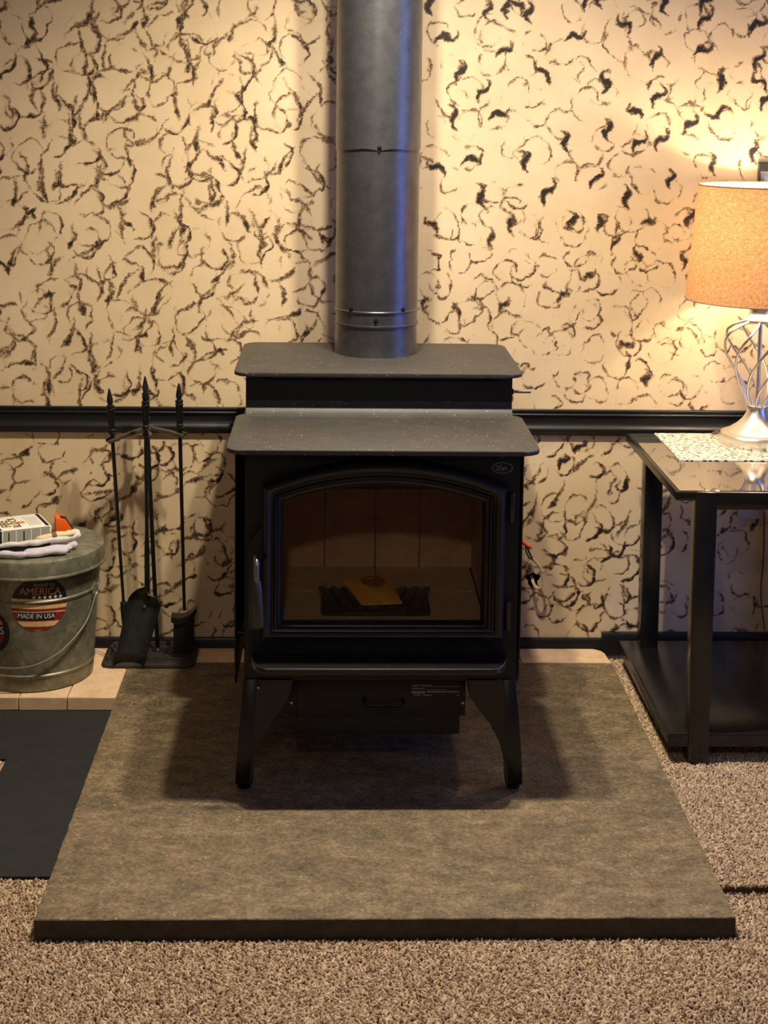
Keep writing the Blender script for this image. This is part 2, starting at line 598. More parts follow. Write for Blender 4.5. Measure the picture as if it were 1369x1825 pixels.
def text_mesh(name, body, size, mat, parent, matrix, extrude=0.0004, scale=(1, 1), align='CENTER'):
    cu = bpy.data.curves.new(name, 'FONT')
    cu.body = body
    cu.size = size
    cu.align_x = align
    cu.align_y = 'CENTER'
    cu.extrude = extrude
    cu.resolution_u = 3
    tmp = bpy.data.objects.new(name, cu)
    C.objects.link(tmp)
    dg = bpy.context.evaluated_depsgraph_get()
    me = bpy.data.meshes.new_from_object(tmp.evaluated_get(dg))
    bpy.data.objects.remove(tmp)
    bpy.data.curves.remove(cu)
    me.materials.clear()
    me.transform(matrix @ Matrix.Diagonal((scale[0], scale[1], 1, 1)))
    me.name = name
    return link_mesh(name, me, mat, parent)

# ------------------------------------------------------------------ setting
S_MARKS = [(0.305, 1.671, 1), (0.408, 1.669, 1), (0.203, 1.609, 0), (0.346, 1.576, 0), (0.526, 1.614, 0), (0.655, 1.644, 3), (0.85, 1.663, 2), (0.981, 1.649, 2), (0.846, 1.586, 0), (0.729, 1.562, 2), (0.991, 1.562, 2), (0.237, 1.52, 2), (0.451, 1.523, 3), (0.607, 1.499, 1), (0.901, 1.506, 2), (0.296, 1.472, 2), (0.736, 1.465, 2), (1.008, 1.459, 2), (0.222, 1.404, 1), (0.339, 1.418, 0), (0.611, 1.376, 1), (0.507, 1.346, 1), (0.894, 1.422, 0), (0.82, 1.398, 2), (0.693, 1.351, 2), (0.749, 1.355, 2), (0.186, 1.28, 3), (0.27, 1.304, 0), (0.404, 1.296, 1), (0.588, 1.259, 2), (0.464, 1.222, 2), (0.665, 1.208, 1), (0.775, 1.258, 1), (0.882, 1.295, 1), (0.298, 1.207, 1), (0.374, 1.145, 1), (0.528, 1.144, 1), (0.178, 1.137, 3), (0.604, 1.141, 2), (0.722, 1.152, 0), (0.828, 1.157, 1), (0.99, 1.329, 1), (0.745, 1.697, 1), (0.848, 1.701, 2), (0.156, 1.685, 1), (0.35, 1.681, 1), (0.688, 1.429, 3), (0.542, 1.518, 4), (0.842, 1.509, 4), (0.968, 1.459, 4), (0.528, 1.148, 1), (0.606, 1.146, 2), (0.703, 1.066, 1), (0.819, 1.052, 1), (0.45, 1.111, 4), (0.678, 0.834, 0), (0.731, 0.744, 1), (0.325, 1.099, 1), (0.377, 1.136, 1), (0.511, 0.959, 2), (0.36, 0.932, 2), (0.245, 0.915, 1), (0.156, 0.935, 1), (0.578, 1.012, 0), (0.639, 1.092, 2)]
STROKES = [(-0.789, 1.671, 0), (-0.68, 1.661, 1), (-0.704, 1.624, 0), (-0.707, 1.588, 1), (-0.644, 1.553, 1), (-0.65, 1.51, 0), (-0.552, 1.651, 1), (-0.583, 1.617, 0), (-0.528, 1.572, 1), (-0.534, 1.524, 1), (-0.562, 1.493, 0), (-0.826, 1.598, 2), (-0.802, 1.502, 0), (-0.699, 1.534, 1), (-0.681, 1.467, 1), (-0.626, 1.413, 2), (-0.669, 1.394, 0), (-0.568, 1.444, 1), (-0.715, 1.412, 2), (-0.766, 1.454, 1), (-0.821, 1.441, 1), (-0.882, 1.41, 1), (-0.736, 1.363, 1), (-0.797, 1.368, 1), (-0.7, 1.369, 1), (-0.523, 1.356, 2), (-0.566, 1.334, 0), (-0.59, 1.303, 1), (-0.658, 1.29, 1), (-0.664, 1.247, 2), (-0.798, 1.288, 2), (-0.847, 1.269, 1), (-0.689, 1.21, 0), (-0.738, 1.197, 0), (-0.762, 1.246, 2), (-0.872, 1.208, 1), (-0.799, 1.221, 1), (-0.842, 1.14, 0), (-0.609, 1.18, 0), (-0.486, 1.199, 0), (-0.517, 1.199, 2), (-0.486, 1.267, 1), (-0.443, 1.543, 1), (-0.449, 1.573, 1), (-0.467, 1.433, 1), (-0.419, 1.513, 1), (-0.364, 1.581, 2), (-0.327, 1.612, 2), (-0.272, 1.515, 1), (-0.29, 1.539, 3), (-0.229, 1.613, 1), (-0.217, 1.559, 1), (-0.37, 1.465, 2), (-0.4, 1.428, 0), (-0.376, 1.398, 1), (-0.415, 1.342, 1), (-0.425, 1.293, 2), (-0.32, 1.325, 1), (-0.302, 1.282, 1), (-0.369, 1.293, 3), (-0.271, 1.405, 1), (-0.277, 1.344, 1), (-0.173, 1.449, 3), (-0.142, 1.431, 2), (-0.118, 1.468, 1), (-0.089, 1.609, 1), (-0.088, 1.56, 1), (-0.082, 1.518, 1), (-0.092, 1.352, 3), (-0.123, 1.259, 3), (-0.197, 1.295, 2), (-0.246, 1.264, 0), (-0.159, 1.184, 3), (-0.381, 1.213, 1), (-0.344, 1.158, 1), (-0.455, 1.163, 1), (-0.597, 1.149, 1), (-0.406, 1.163, 3), (-0.455, 1.652, 2), (-0.437, 1.67, 2), (-0.601, 1.674, 2), (-0.849, 1.135, 0), (-0.732, 1.093, 2), (-0.69, 1.066, 0), (-0.88, 1.042, 2), (-0.788, 1.031, 1), (-0.776, 1.018, 2), (-0.715, 0.988, 1), (-0.709, 0.925, 1), (-0.659, 0.982, 1), (-0.641, 0.957, 1), (-0.801, 0.937, 0), (-0.9, 0.917, 0), (-0.78, 0.874, 1), (-0.74, 0.85, 2), (-0.889, 0.817, 1), (-0.685, 0.819, 1), (-0.635, 0.813, 2), (-0.865, 0.767, 0), (-0.797, 0.73, 1), (-0.797, 0.692, 1), (-0.711, 0.686, 1), (-0.766, 0.755, 2), (-0.667, 0.724, 1), (-0.679, 0.775, 1), (-0.6, 1.119, 1), (-0.523, 1.064, 1), (-0.461, 1.133, 1), (-0.48, 1.096, 2), (-0.48, 1.027, 0), (-0.332, 1.048, 1), (-0.356, 1.01, 2), (-0.319, 0.966, 0), (-0.393, 0.947, 2), (-0.443, 0.915, 0), (-0.517, 0.927, 2), (-0.555, 0.889, 2), (-0.561, 0.839, 1), (-0.48, 0.827, 1), (-0.431, 0.814, 1), (-0.337, 0.91, 3), (-0.3, 0.872, 0), (-0.214, 1.111, 1), (-0.257, 1.092, 1), (-0.257, 1.061, 1), (-0.159, 1.149, 1), (-0.201, 1.005, 0), (-0.201, 0.955, 1), (-0.188, 0.902, 0), (-0.115, 1.112, 3), (-0.083, 1.05, 0), (-0.132, 0.874, 2), (-0.374, 0.802, 0), (-0.368, 0.695, 1), (-0.443, 0.694, 3), (-0.567, 0.725, 1), (-0.387, 0.726, 2), (-0.505, 0.958, 2), (-0.598, 0.976, 2), (-0.301, 1.141, 3), (-0.264, 1.123, 1)]
RINGS = [(0.66, 0.316, 0.034), (0.51, 0.361, 0.034), (0.594, 0.356, 0.034), (0.693, 0.339, 0.035), (0.501, 0.304, 0.031), (0.578, 0.233, 0.034), (0.63, 0.291, 0.025), (0.516, 0.23, 0.031), (0.698, 0.248, 0.034), (0.54, 0.173, 0.03), (0.614, 0.164, 0.024), (0.604, 0.115, 0.034), (0.667, 0.15, 0.032), (0.714, 0.115, 0.026), (0.449, 0.35, 0.031), (0.422, 0.172, 0.021), (0.686, 0.465, 0.0), (0.52, 0.526, 0.0), (0.564, 0.563, 0.0), (0.607, 0.504, 0.021), (0.471, 0.149, 0.031), (-0.6, 0.305, 0.029), (-0.538, 0.53, 0.025), (-0.486, 0.305, 0.025), (-0.512, 0.544, 0.031), (-0.406, 0.342, 0.027), (-0.371, 0.283, 0.035), (-0.402, 0.355, 0.025), (-0.344, 0.197, 0.025), (-0.354, 0.464, 0.033), (-0.499, 0.173, 0.031), (-0.652, 0.377, 0.025), (-0.665, 0.534, 0.025), (-0.669, 0.48, 0.025), (-0.38, 0.491, 0.025), (-0.402, 0.545, 0.025), (-0.678, 0.444, 0.029), (-0.653, 0.264, 0.025)]
S_MARKS = [(x, z, k) for (x, z, k) in S_MARKS]
RX0, RX1, RY0, RZ1 = -2.6, 2.4, -5.6, 2.42

def axis_values(a, b, fa, fb, fine, coarse):
    return np.unique(np.round(np.concatenate([np.arange(a, fa, coarse), np.arange(fa, fb, fine), np.arange(fb, b, coarse), [b]]), 5))

def build_wall():
    xs = axis_values(RX0, RX1, -1.0, 1.12, 0.003, 0.009)
    zs = axis_values(0.0, RZ1, 0.03, 1.76, 0.003, 0.009)
    nx, nz = len(xs), len(zs)
    ink = np.zeros((nz, nx), dtype=np.float32)

    def blur_noise(step, amp):
        gx, gz = np.arange(RX0-0.1, RX1+0.1, step), np.arange(-0.1, RZ1+0.1, step)
        g = RNG.normal(0, 1, (len(gz), len(gx)))
        fx, fz = (xs-gx[0])/step, (zs-gz[0])/step
        ix, iz = fx.astype(int), fz.astype(int)
        tx, tz = fx-ix, fz-iz
        tx, tz = tx*tx*(3-2*tx), tz*tz*(3-2*tz)
        a = g[iz][:, ix]*(1-tx)+g[iz][:, ix+1]*tx
        c = g[iz+1][:, ix]*(1-tx)+g[iz+1][:, ix+1]*tx
        return ((a*(1-tz[:, None])+c*tz[:, None])*amp).astype(np.float32)
    WX = blur_noise(0.020, 0.0030)+blur_noise(0.007, 0.0014)
    WZ = blur_noise(0.020, 0.0030)+blur_noise(0.007, 0.0014)

    def window(cx, cz, r):
        i0, i1 = np.searchsorted(xs, [cx-r, cx+r])
        j0, j1 = np.searchsorted(zs, [cz-r, cz+r])
        if i1-i0 < 2 or j1-j0 < 2:
            return None
        X, Z = np.meshgrid(xs[i0:i1]-cx, zs[j0:j1]-cz)
        s = (slice(j0, j1), slice(i0, i1))
        return s, X+WX[s], Z+WZ[s]

    def ring(cx, cz, r, th0, base, amp, w, power=1.6):
        q = window(cx, cz, r*1.6)
        if q is None:
            return
        s, X, Z = q
        p = RNG.uniform(0, 6.28, 9)
        rr = np.hypot(X, Z)
        th = np.arctan2(Z, X)
        rad = r*(1+0.11*np.sin(2*th+p[0])+0.07*np.sin(3*th+p[1])+0.03*np.sin(7*th+p[2]))
        ww = w*(1+0.35*np.sin(5*th+p[3]))
        prof = np.exp(-((rr-rad)/(ww*0.72))**2)+0.42*np.exp(-((rr-rad*0.91)/(ww*1.7))**2)
        gap = np.clip(0.62+0.75*(0.6*np.sin(th+p[6])+0.5*np.sin(2*th+p[7])+0.35*np.sin(5*th+p[8])), 0.0, 1.0)
        inten = base*1.12*gap+amp*np.clip(np.cos(th-th0), 0, 1)**power*(0.75+0.25*np.sin(11*th+p[5]))
        ink[s] = np.maximum(ink[s], prof*inten)

    def stroke(pts, widths, inten, rag=0.35):
        P = np.array([tuple(p) for p in catmull([(p[0], p[1], 0) for p in pts], 7)])[:, :2]
        W = np.interp(np.linspace(0, 1, len(P)), np.linspace(0, 1, len(widths)), widths)
        I = np.interp(np.linspace(0, 1, len(P)), np.linspace(0, 1, len(inten)), inten)
        W = W*(1+rag*RNG.uniform(-1, 1, len(P)))
        P = P+RNG.normal(0, 0.0008, P.shape)
        c = P.mean(0)
        q = window(c[0], c[1], np.abs(P-c).max()+0.015)
        if q is None:
            return
        s, X, Z = q
        X, Z = X+c[0], Z+c[1]
        for (px, pz), w, ii in zip(P, W, I):
            ink[s] = np.maximum(ink[s], ii*np.exp(-((X-px)**2+(Z-pz)**2)/(w*w)))

    def s_mark(cx, cz, kind, size=1.0, dark=1.0):
        a = {0: 0.45, 1: 1.65, 2: 1.0, 3: 2.35, 4: 1.5}[kind]+RNG.normal(0, 0.12)
        flip = -1 if (kind == 3 or RNG.random() < 0.15) else 1
        L = 0.030*size*RNG.uniform(0.85, 1.12)
        ca, sa = math.cos(a), math.sin(a)
        base = [(-1.05, 0.30), (-0.6, 0.0), (-0.1, -0.12), (0.25, 0.18), (0.62, 0.38), (1.0, 0.10), (1.12, -0.25)]
        pts = []
        for u_, w_ in base:
            u_, w_ = u_*L, -flip*w_*L
            pts.append((cx+u_*ca-w_*sa, cz+u_*sa+w_*ca))
        if kind == 4:
            stroke(pts, [0.002, 0.0028, 0.003, 0.003, 0.002], [0.3, 0.5, 0.55, 0.5, 0.2])
        else:
            stroke(pts, [0.0022, 0.0042, 0.0056, 0.0060, 0.0046, 0.0036, 0.0024], [0.55*dark, 1.05*dark, 1.2*dark, 1.2*dark, 0.95*dark, 0.7*dark, 0.4*dark], 0.4)
            # ragged teeth along one flank
            for k in range(4):
                t = RNG.integers(2, 6)
                px, pz = pts[t]
                stroke([(px, pz), (px+RNG.normal(0, .006), pz+RNG.normal(0, .006))], [0.0022, 0.0010], [0.8*dark, 0.3*dark])

    def wavy(cx, cz, kind):
        """crescent strokes with a dark tip, as on the left part of the wall"""
        L = 0.033*RNG.uniform(0.8, 1.35)
        a = {0: 0.5, 1: -1.48, 2: -2.1, 3: -0.75}[kind]+RNG.normal(0, 0.18)
        ca, sa = math.cos(a), math.sin(a)
        bend = RNG.choice([-1, 1])*RNG.uniform(0.15, 0.5)
        pts = []
        for u_ in np.linspace(-1.3, 1.0, 6):
            w_ = bend*(math.cos(u_*1.9)-0.2)*0.45
            pts.append((cx+L*(u_*ca-w_*sa), cz+L*(u_*sa+w_*ca)))
        d = RNG.uniform(0.5, 1.15)
        stroke(pts, [0.0026, 0.0036, 0.0044, 0.0048, 0.0050, 0.0030], [0.34, 0.50, 0.58, 0.62, 0.95*d, 0.5*d], 0.5)
        if d > 0.75:
            e = pts[-2]
            stroke([e, (e[0]+RNG.normal(0, .006), e[1]-abs(RNG.normal(0, .008)))], [0.0048, 0.0028], [1.1*d, 0.6])

    def jitter(x0, x1, z0, z1, sp, jit=0.42):
        out = []
        row = 0
        z = z0
        while z < z1:
            x = x0+(sp*0.5 if row % 2 else 0)
            while x < x1:
                out.append((x+RNG.uniform(-jit, jit)*sp, z+RNG.uniform(-jit, jit)*sp))
                x += sp
            z += sp*0.87
            row += 1
        return out

    # upper part, left of the stove pipe: faint circles with darker right flanks
    for x, z in jitter(RX0, 0.06, 0.68, RZ1, 0.084):
        ring(x, z, RNG.uniform(0.032, 0.047), RNG.normal(-0.3, 0.7), 0.36, RNG.uniform(0.25, 0.5), RNG.uniform(0.0034, 0.0054))
    for x, z, k in STROKES:
        wavy(x, z, k)
    for x, z in jitter(RX0, -0.93, 0.68, RZ1, 0.075)+jitter(-0.93, 0.06, 1.72, RZ1, 0.075):
        wavy(x, z, RNG.choice([0, 1, 1, 2]))
    # upper part, right of the pipe: S-shaped marks and faint rings
    for x, z in jitter(0.10, RX1, 1.16, RZ1, 0.088):
        ring(x, z, RNG.uniform(0.026, 0.042), RNG.uniform(0, 6.28), 0.36, RNG.uniform(0.03, 0.18), RNG.uniform(0.0034, 0.0050))
    for x, z in jitter(0.10, RX1, 0.69, 1.16, 0.072):
        ring(x, z, RNG.uniform(0.026, 0.038), RNG.normal(-0.9, 0.8), 0.38, RNG.uniform(0.10, 0.36), RNG.uniform(0.0030, 0.0042))
    for x, z, k in S_MARKS:
        s_mark(x, z, k, 1.0 if z > 1.16 else 0.75, 1.0 if z > 1.16 else 0.8)
    for x, z in jitter(1.04, RX1, 1.14, RZ1, 0.10)+jitter(0.12, 1.04, 1.73, RZ1, 0.10):
        s_mark(x, z, int(RNG.choice([0, 1, 2, 2, 3])))
    # below the rail: rings with dark lower-right rims
    for x, z, r in RINGS:
        if r > 0.01:
            ring(x, z, r, RNG.normal(-0.75, 0.25), 0.46, RNG.uniform(0.4, 0.8), RNG.uniform(0.0034, 0.0046), 1.1)
        else:
            s_mark(x, z, 2, 0.7, 1.1)
    for x, z in jitter(RX0, RX1, 0.07, 0.60, 0.085):
        ring(x, z, RNG.uniform(0.026, 0.036), RNG.normal(-0.75, 0.6), 0.38, RNG.uniform(0.10, 0.5), RNG.uniform(0.0030, 0.0042), 1.2)
    for x, z in jitter(RX0, 0.42, 0.08, 0.58, 0.10):
        wavy(x, z, 0)
    for x, z in jitter(0.42, RX1, 0.40, 0.58, 0.10):
        wavy(x, z, 2)

    X, Z = np.meshgrid(xs, zs)
    co = np.stack([X, np.zeros_like(X), Z], -1).reshape(-1, 3).astype(np.float32)
    idx = np.arange(nx*nz).reshape(nz, nx)
    q = np.stack([idx[:-1, :-1], idx[:-1, 1:], idx[1:, 1:], idx[1:, :-1]], -1).reshape(-1, 4)
    ctr = co[q].mean(1)
    d = np.hypot((ctr[:, 0]-0.452)/1.0, (ctr[:, 2]-0.216)/1.15)
    ang = np.arctan2(ctr[:, 2]-0.216, ctr[:, 0]-0.452)
    q = q[d > 0.0160*(1+0.2*np.sin(3*ang)+0.12*np.sin(5*ang))]
    me = bpy.data.meshes.new('wall_back')
    me.vertices.add(len(co))
    me.vertices.foreach_set('co', co.ravel())
    me.loops.add(q.size)
    me.loops.foreach_set('vertex_index', q.ravel().astype(np.int32))
    me.polygons.add(len(q))
    me.polygons.foreach_set('loop_start', (np.arange(len(q))*4).astype(np.int32))
    a = me.attributes.new('ink', 'FLOAT', 'POINT')
    a.data.foreach_set('value', ink.ravel())
    me.update(calc_edges=True)
    me.validate()
    return struct(link_mesh('wall_back', me, 'wall'), 'beige wall stamped with brown crescents and rings behind the stove')

wall = build_wall()
# dark cavity behind the hole in the wall
bm = bm_box(0.425, 0.48, 0.004, 0.05, 0.185, 0.25)
bm.faces.ensure_lookup_table()
bmesh.ops.delete(bm, geom=[f for f in bm.faces if abs(f.calc_center_median().y-0.004) < 1e-4], context='FACES')
from_bm('wall_cavity', bm, 'void', wall)

struct(put('wall_left', [(RX0, RY0, 0), (RX0, 0, 0), (RX0, 0, RZ1), (RX0, RY0, RZ1)], [(0, 1, 2, 3)], 'plain_wall'))
struct(put('wall_front', [(RX0, RY0, 0), (RX1, RY0, 0), (RX1, RY0, RZ1), (RX0, RY0, RZ1)], [(0, 1, 2, 3)], 'plain_wall'))
struct(put('ceiling', [(RX0, RY0, RZ1), (RX1, RY0, RZ1), (RX1, 0, RZ1), (RX0, 0, RZ1)], [(0, 1, 2, 3)], 'ceiling'))
floor = struct(put('floor', [(RX0, RY0, -0.012), (RX1, RY0, -0.012), (RX1, 0, -0.012), (RX0, 0, -0.012)], [(0, 1, 2, 3)], 'sub'), 'carpeted floor under the hearth')
# right wall with the window opening
o4 = [(RY0, 0), (0, 0), (0, RZ1), (RY0, RZ1)]
i4 = [(WIN_Y0, WIN_Z0), (WIN_Y1, WIN_Z0), (WIN_Y1, WIN_Z1), (WIN_Y0, WIN_Z1)]
vv = [(RX1, y, z) for y, z in o4+i4]+[(RX1+0.1, y, z) for y, z in i4]
ff = [(k, (k+1) % 4, 4+(k+1) % 4, 4+k) for k in range(4)]+[(4+k, 4+(k+1) % 4, 8+(k+1) % 4, 8+k) for k in range(4)]
struct(put('wall_right', vv, ff, 'plain_wall'))
bm = bmesh.new()
for (y0, y1, z0, z1) in ((WIN_Y0, WIN_Y0+0.05, WIN_Z0, WIN_Z1), (WIN_Y1-0.05, WIN_Y1, WIN_Z0, WIN_Z1), (WIN_Y0+0.05, WIN_Y1-0.05, WIN_Z0, WIN_Z0+0.05), (WIN_Y0+0.05, WIN_Y1-0.05, WIN_Z1-0.05, WIN_Z1)):
    bm_box(RX1+0.03, RX1+0.07, y0, y1, z0, z1, bm=bm)
win = struct(from_bm('window_1', bm, 'winframe'))
mt = bpy.data.materials.new('clear_window_glass')
mt.use_nodes = True
nt = mt.node_tree
nt.nodes.clear()
out = N(nt, 'ShaderNodeOutputMaterial')
nt.links.new(N(nt, 'ShaderNodeBsdfTransparent').outputs[0], out.inputs[0])
M['clear'] = mt
put('pane', [(RX1+0.05, WIN_Y0, WIN_Z0), (RX1+0.05, WIN_Y1, WIN_Z0), (RX1+0.05, WIN_Y1, WIN_Z1), (RX1+0.05, WIN_Y0, WIN_Z1)], [(0, 1, 2, 3)], 'clear', win)

# chair rail and baseboards
prof = [(0.0005, .6645), (-.0066, .6645), (-.0080, .6640), (-.0088, .6630), (-.0090, .6615), (-.0090, .6575), (-.0070, .6555), (-.0070, .6535), (-.0085, .6515), (-.0085, .6480), (-.0050, .6445), (-.0048, .6350), (-.0054, .6285), (-.0072, .6230), (-.0104, .6185), (-.0140, .6155), (-.0148, .6130), (-.0142, .6085), (-.0090, .6020), (-.0055, .5975), (0.0005, .5970)]
o = prism('trim_1', [(y-0.0006, z) for y, z in prof], 'x', RX0, RX1, 'trim', smooth=30)
struct(o, 'black moulded chair rail along the wall')
struct(prism('baseboard_left', [(-.0005, .0), (-.012, .0), (-.012, .054), (-.009, .0595), (-.0005, .0605)], 'x', RX0, 0.634, 'trim'), 'low black baseboard behind the stove')
struct(prism('baseboard_right', [(-.0005, .0), (-.032, .0), (-.032, .012), (-.026, .020), (-.018, .022), (-.018, .070), (-.014, .0765), (-.0005, .077)], 'x', 0.634, RX1, 'trim'), 'taller black baseboard behind the end table')

# ------------------------------------------------------------------ carpet
def carpet(name, label, rects, zroot, spacing, seed, length=(0.0052, 0.0080)):
    rg = np.random.default_rng(seed)
    pts = []
    for (x0, x1, y0, y1) in rects:
        nx, ny = max(1, int((x1-x0)/spacing)), max(1, int((y1-y0)/spacing))
        gx, gy = np.meshgrid((np.arange(nx)+0.5)/nx*(x1-x0)+x0, (np.arange(ny)+0.5)/ny*(y1-y0)+y0)
        gx = gx+rg.uniform(-0.55, 0.55, gx.shape)*spacing
        gy = gy+rg.uniform(-0.55, 0.55, gy.shape)*spacing
        pts.append(np.stack([np.clip(gx.ravel(), x0+.002, x1-.002), np.clip(gy.ravel(), y0+.002, y1-.002), np.full(gx.size, zroot)], 1))
    P = np.concatenate(pts).astype(np.float32)
    n = len(P)
    # lay of the pile: slow swirls
    sw = 0.5*np.sin(P[:, 0]*7+1.3*np.sin(P[:, 1]*9))+0.5*np.sin(P[:, 1]*11+2*np.sin(P[:, 0]*5))
    tilt = rg.normal(0.85, 0.40, n)
    az = sw*2.2+rg.normal(0, 1.7, n)
    rot = np.stack([tilt*np.cos(az), tilt*np.sin(az), rg.uniform(0, 6.28, n)], 1).astype(np.float32)
    ln = rg.uniform(length[0], length[1], n)*(1+0.12*np.sin(P[:, 0]*13)*np.sin(P[:, 1]*17+1))
    wd = rg.uniform(0.0020, 0.0033, n)
    scl = np.stack([wd, wd*rg.uniform(0.7, 1.0, n), ln], 1).astype(np.float32)
    me = bpy.data.meshes.new(name)
    me.vertices.add(n)
    me.vertices.foreach_set('co', P.ravel())
    for nm_, arr in (('tuft_rot', rot), ('tuft_scale', scl)):
        at_ = me.attributes.new(nm_, 'FLOAT_VECTOR', 'POINT')
        at_.data.foreach_set('vector', arr.ravel())
    me.update()
    me.materials.append(M['carpet'])
    o = bpy.data.objects.new(name, me)
    C.objects.link(o)
    o['kind'] = 'stuff'
    o['label'] = label
    o['category'] = 'carpet'
    md = o.modifiers.new('pile', 'NODES')
    md.node_group = PILE
    return o

mt, nt, b = new_mat('carpet_pile')
oi = N(nt, 'ShaderNodeObjectInfo')
c1 = ramp(nt, oi.outputs['Random'], [(0.0, srgb(146, 120, 91)), (0.35, srgb(172, 146, 115)), (0.75, srgb(193, 168, 136)), (1.0, srgb(216, 196, 166))])
nt.links.new(c1, b.inputs['Base Color'])
b.inputs['Roughness'].default_value = 0.8
M['carpet'] = mt
PILE = bpy.data.node_groups.new('pile', 'GeometryNodeTree')
PILE.interface.new_socket('Geometry', in_out='INPUT', socket_type='NodeSocketGeometry')
PILE.interface.new_socket('Geometry', in_out='OUTPUT', socket_type='NodeSocketGeometry')
gi, go = PILE.nodes.new('NodeGroupInput'), PILE.nodes.new('NodeGroupOutput')
sp = PILE.nodes.new('GeometryNodeMeshUVSphere')
sp.inputs['Segments'].default_value = 6
sp.inputs['Rings'].default_value = 5
sp.inputs['Radius'].default_value = 1.0
smn = PILE.nodes.new('GeometryNodeSetShadeSmooth')
smt = PILE.nodes.new('GeometryNodeSetMaterial')
smt.inputs['Material'].default_value = M['carpet']
iop = PILE.nodes.new('GeometryNodeInstanceOnPoints')
ar = PILE.nodes.new('GeometryNodeInputNamedAttribute')
ar.data_type = 'FLOAT_VECTOR'
ar.inputs['Name'].default_value = 'tuft_rot'
asn = PILE.nodes.new('GeometryNodeInputNamedAttribute')
asn.data_type = 'FLOAT_VECTOR'
asn.inputs['Name'].default_value = 'tuft_scale'
e2r = PILE.nodes.new('FunctionNodeEulerToRotation')
PILE.links.new(gi.outputs[0], iop.inputs['Points'])
PILE.links.new(sp.outputs['Mesh'], smn.inputs[0])
PILE.links.new(smn.outputs[0], smt.inputs[0])
PILE.links.new(smt.outputs[0], iop.inputs['Instance'])
PILE.links.new(ar.outputs['Attribute'], e2r.inputs[0])
PILE.links.new(e2r.outputs[0], iop.inputs['Rotation'])
PILE.links.new(asn.outputs['Attribute'], iop.inputs['Scale'])
PILE.links.new(iop.outputs[0], go.inputs[0])

SX0, SX1, SY0, SY1, SZ = -0.5765, 0.643, -1.3355, -0.1150, 0.035
MATX, MATY0, MATY1 = -0.776, -1.125, -0.612
carpet('carpet', 'beige brown twist-pile carpet in front of the stone slab',
       [(-1.25, 1.35, -1.95, SY0-0.003), (-1.25, SX0-0.003, SY0-0.003, MATY0), (-1.25, MATX, MATY0, MATY1), (SX1+0.003, 1.35, SY0-0.003, -1.181)], -0.0055, 0.0047, 3)
box('carpet_patch_backing', SX1+0.006, RX1-0.01, -1.178, -0.034, -0.012, 0.008, 'sub', floor)
carpet('carpet_patch', 'loose beige carpet piece under the black end table', [(SX1+0.004, 1.45, -1.186, -0.036)], 0.012, 0.0047, 4)

# ------------------------------------------------------------------ hearth: mat, bricks, slab
poly = [(MATX, MATY0), (SX0-0.001, MATY0), (SX0-0.001, -0.012-0.02), (-1.7, -0.032), (-1.7, MATY1), (MATX, MATY1)]
o = prism('rubber_mat', poly, 'z', -0.0119, 0.003, 'mat', bevel=0.001)
tag(o, 'flat black rubber mat on the floor left of the stone slab', 'mat')

# slab outline with a slightly broken edge
def edge_pts(p, q, n, amp, chips=()):
    out_ = []
    for k in range(n):
        t = k/n
        x, y = p[0]+(q[0]-p[0])*t, p[1]+(q[1]-p[1])*t
        d = RNG.normal(0, amp)
        for (ct, cw, cd) in chips:
            if abs(t-ct) < cw:
                d += cd*(1-abs(t-ct)/cw)
        nx_, ny_ = -(q[1]-p[1]), q[0]-p[0]
        l = math.hypot(nx_, ny_)
        out_.append((x+nx_/l*d, y+ny_/l*d))
    return out_
corners = [(SX0, SY0), (SX1, SY0), (SX1, SY1), (SX0, SY1)]
top_o, chips = [], {0: ((0.846, 0.008, 0.005), (0.65, 0.005, 0.002), (0.3, 0.006, 0.0015), (0.12, 0.02, 0.001))}
for k in range(4):
    top_o += edge_pts(corners[k], corners[(k+1) % 4], 120, 0.0005, chips.get(k, ()))
cx_, cy_ = (SX0+SX1)/2, (SY0+SY1)/2
shr = lambda p, d: (p[0]+(d if p[0] < cx_ else -d) if min(abs(p[0]-SX0), abs(p[0]-SX1)) < .012 else p[0], p[1]+(d if p[1] < cy_ else -d) if min(abs(p[1]-SY0), abs(p[1]-SY1)) < .012 else p[1])
n = len(top_o)
clean = []
for k in range(4):
    p, q_ = corners[k], corners[(k+1) % 4]
    clean += [(p[0]+(q_[0]-p[0])*t/120, p[1]+(q_[1]-p[1])*t/120) for t in range(120)]
lvl = [[(x, y, SZ) for x, y in [shr(p, .0012) for p in top_o]], [(x, y, SZ-.0018) for x, y in top_o], [(x, y, SZ-.008) for x, y in [((a[0]+b_[0])/2, (a[1]+b_[1])/2) for a, b_ in zip(top_o, clean)]], [(x, y, -0.0119) for x, y in clean]]
vv = [p for L_ in lvl for p in L_]
ff = [tuple(range(n)), tuple(range(3*n, 4*n))[::-1]]
for l in range(3):
    for k in range(n):
        k2 = (k+1) % n
        ff.append((l*n+k, (l+1)*n+k, (l+1)*n+k2, l*n+k2))
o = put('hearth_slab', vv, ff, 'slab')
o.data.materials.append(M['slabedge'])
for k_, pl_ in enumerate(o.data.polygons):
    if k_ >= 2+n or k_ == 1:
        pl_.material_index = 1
tag(o, 'large square brown-grey stone hearth slab under the black stove', 'hearth slab')

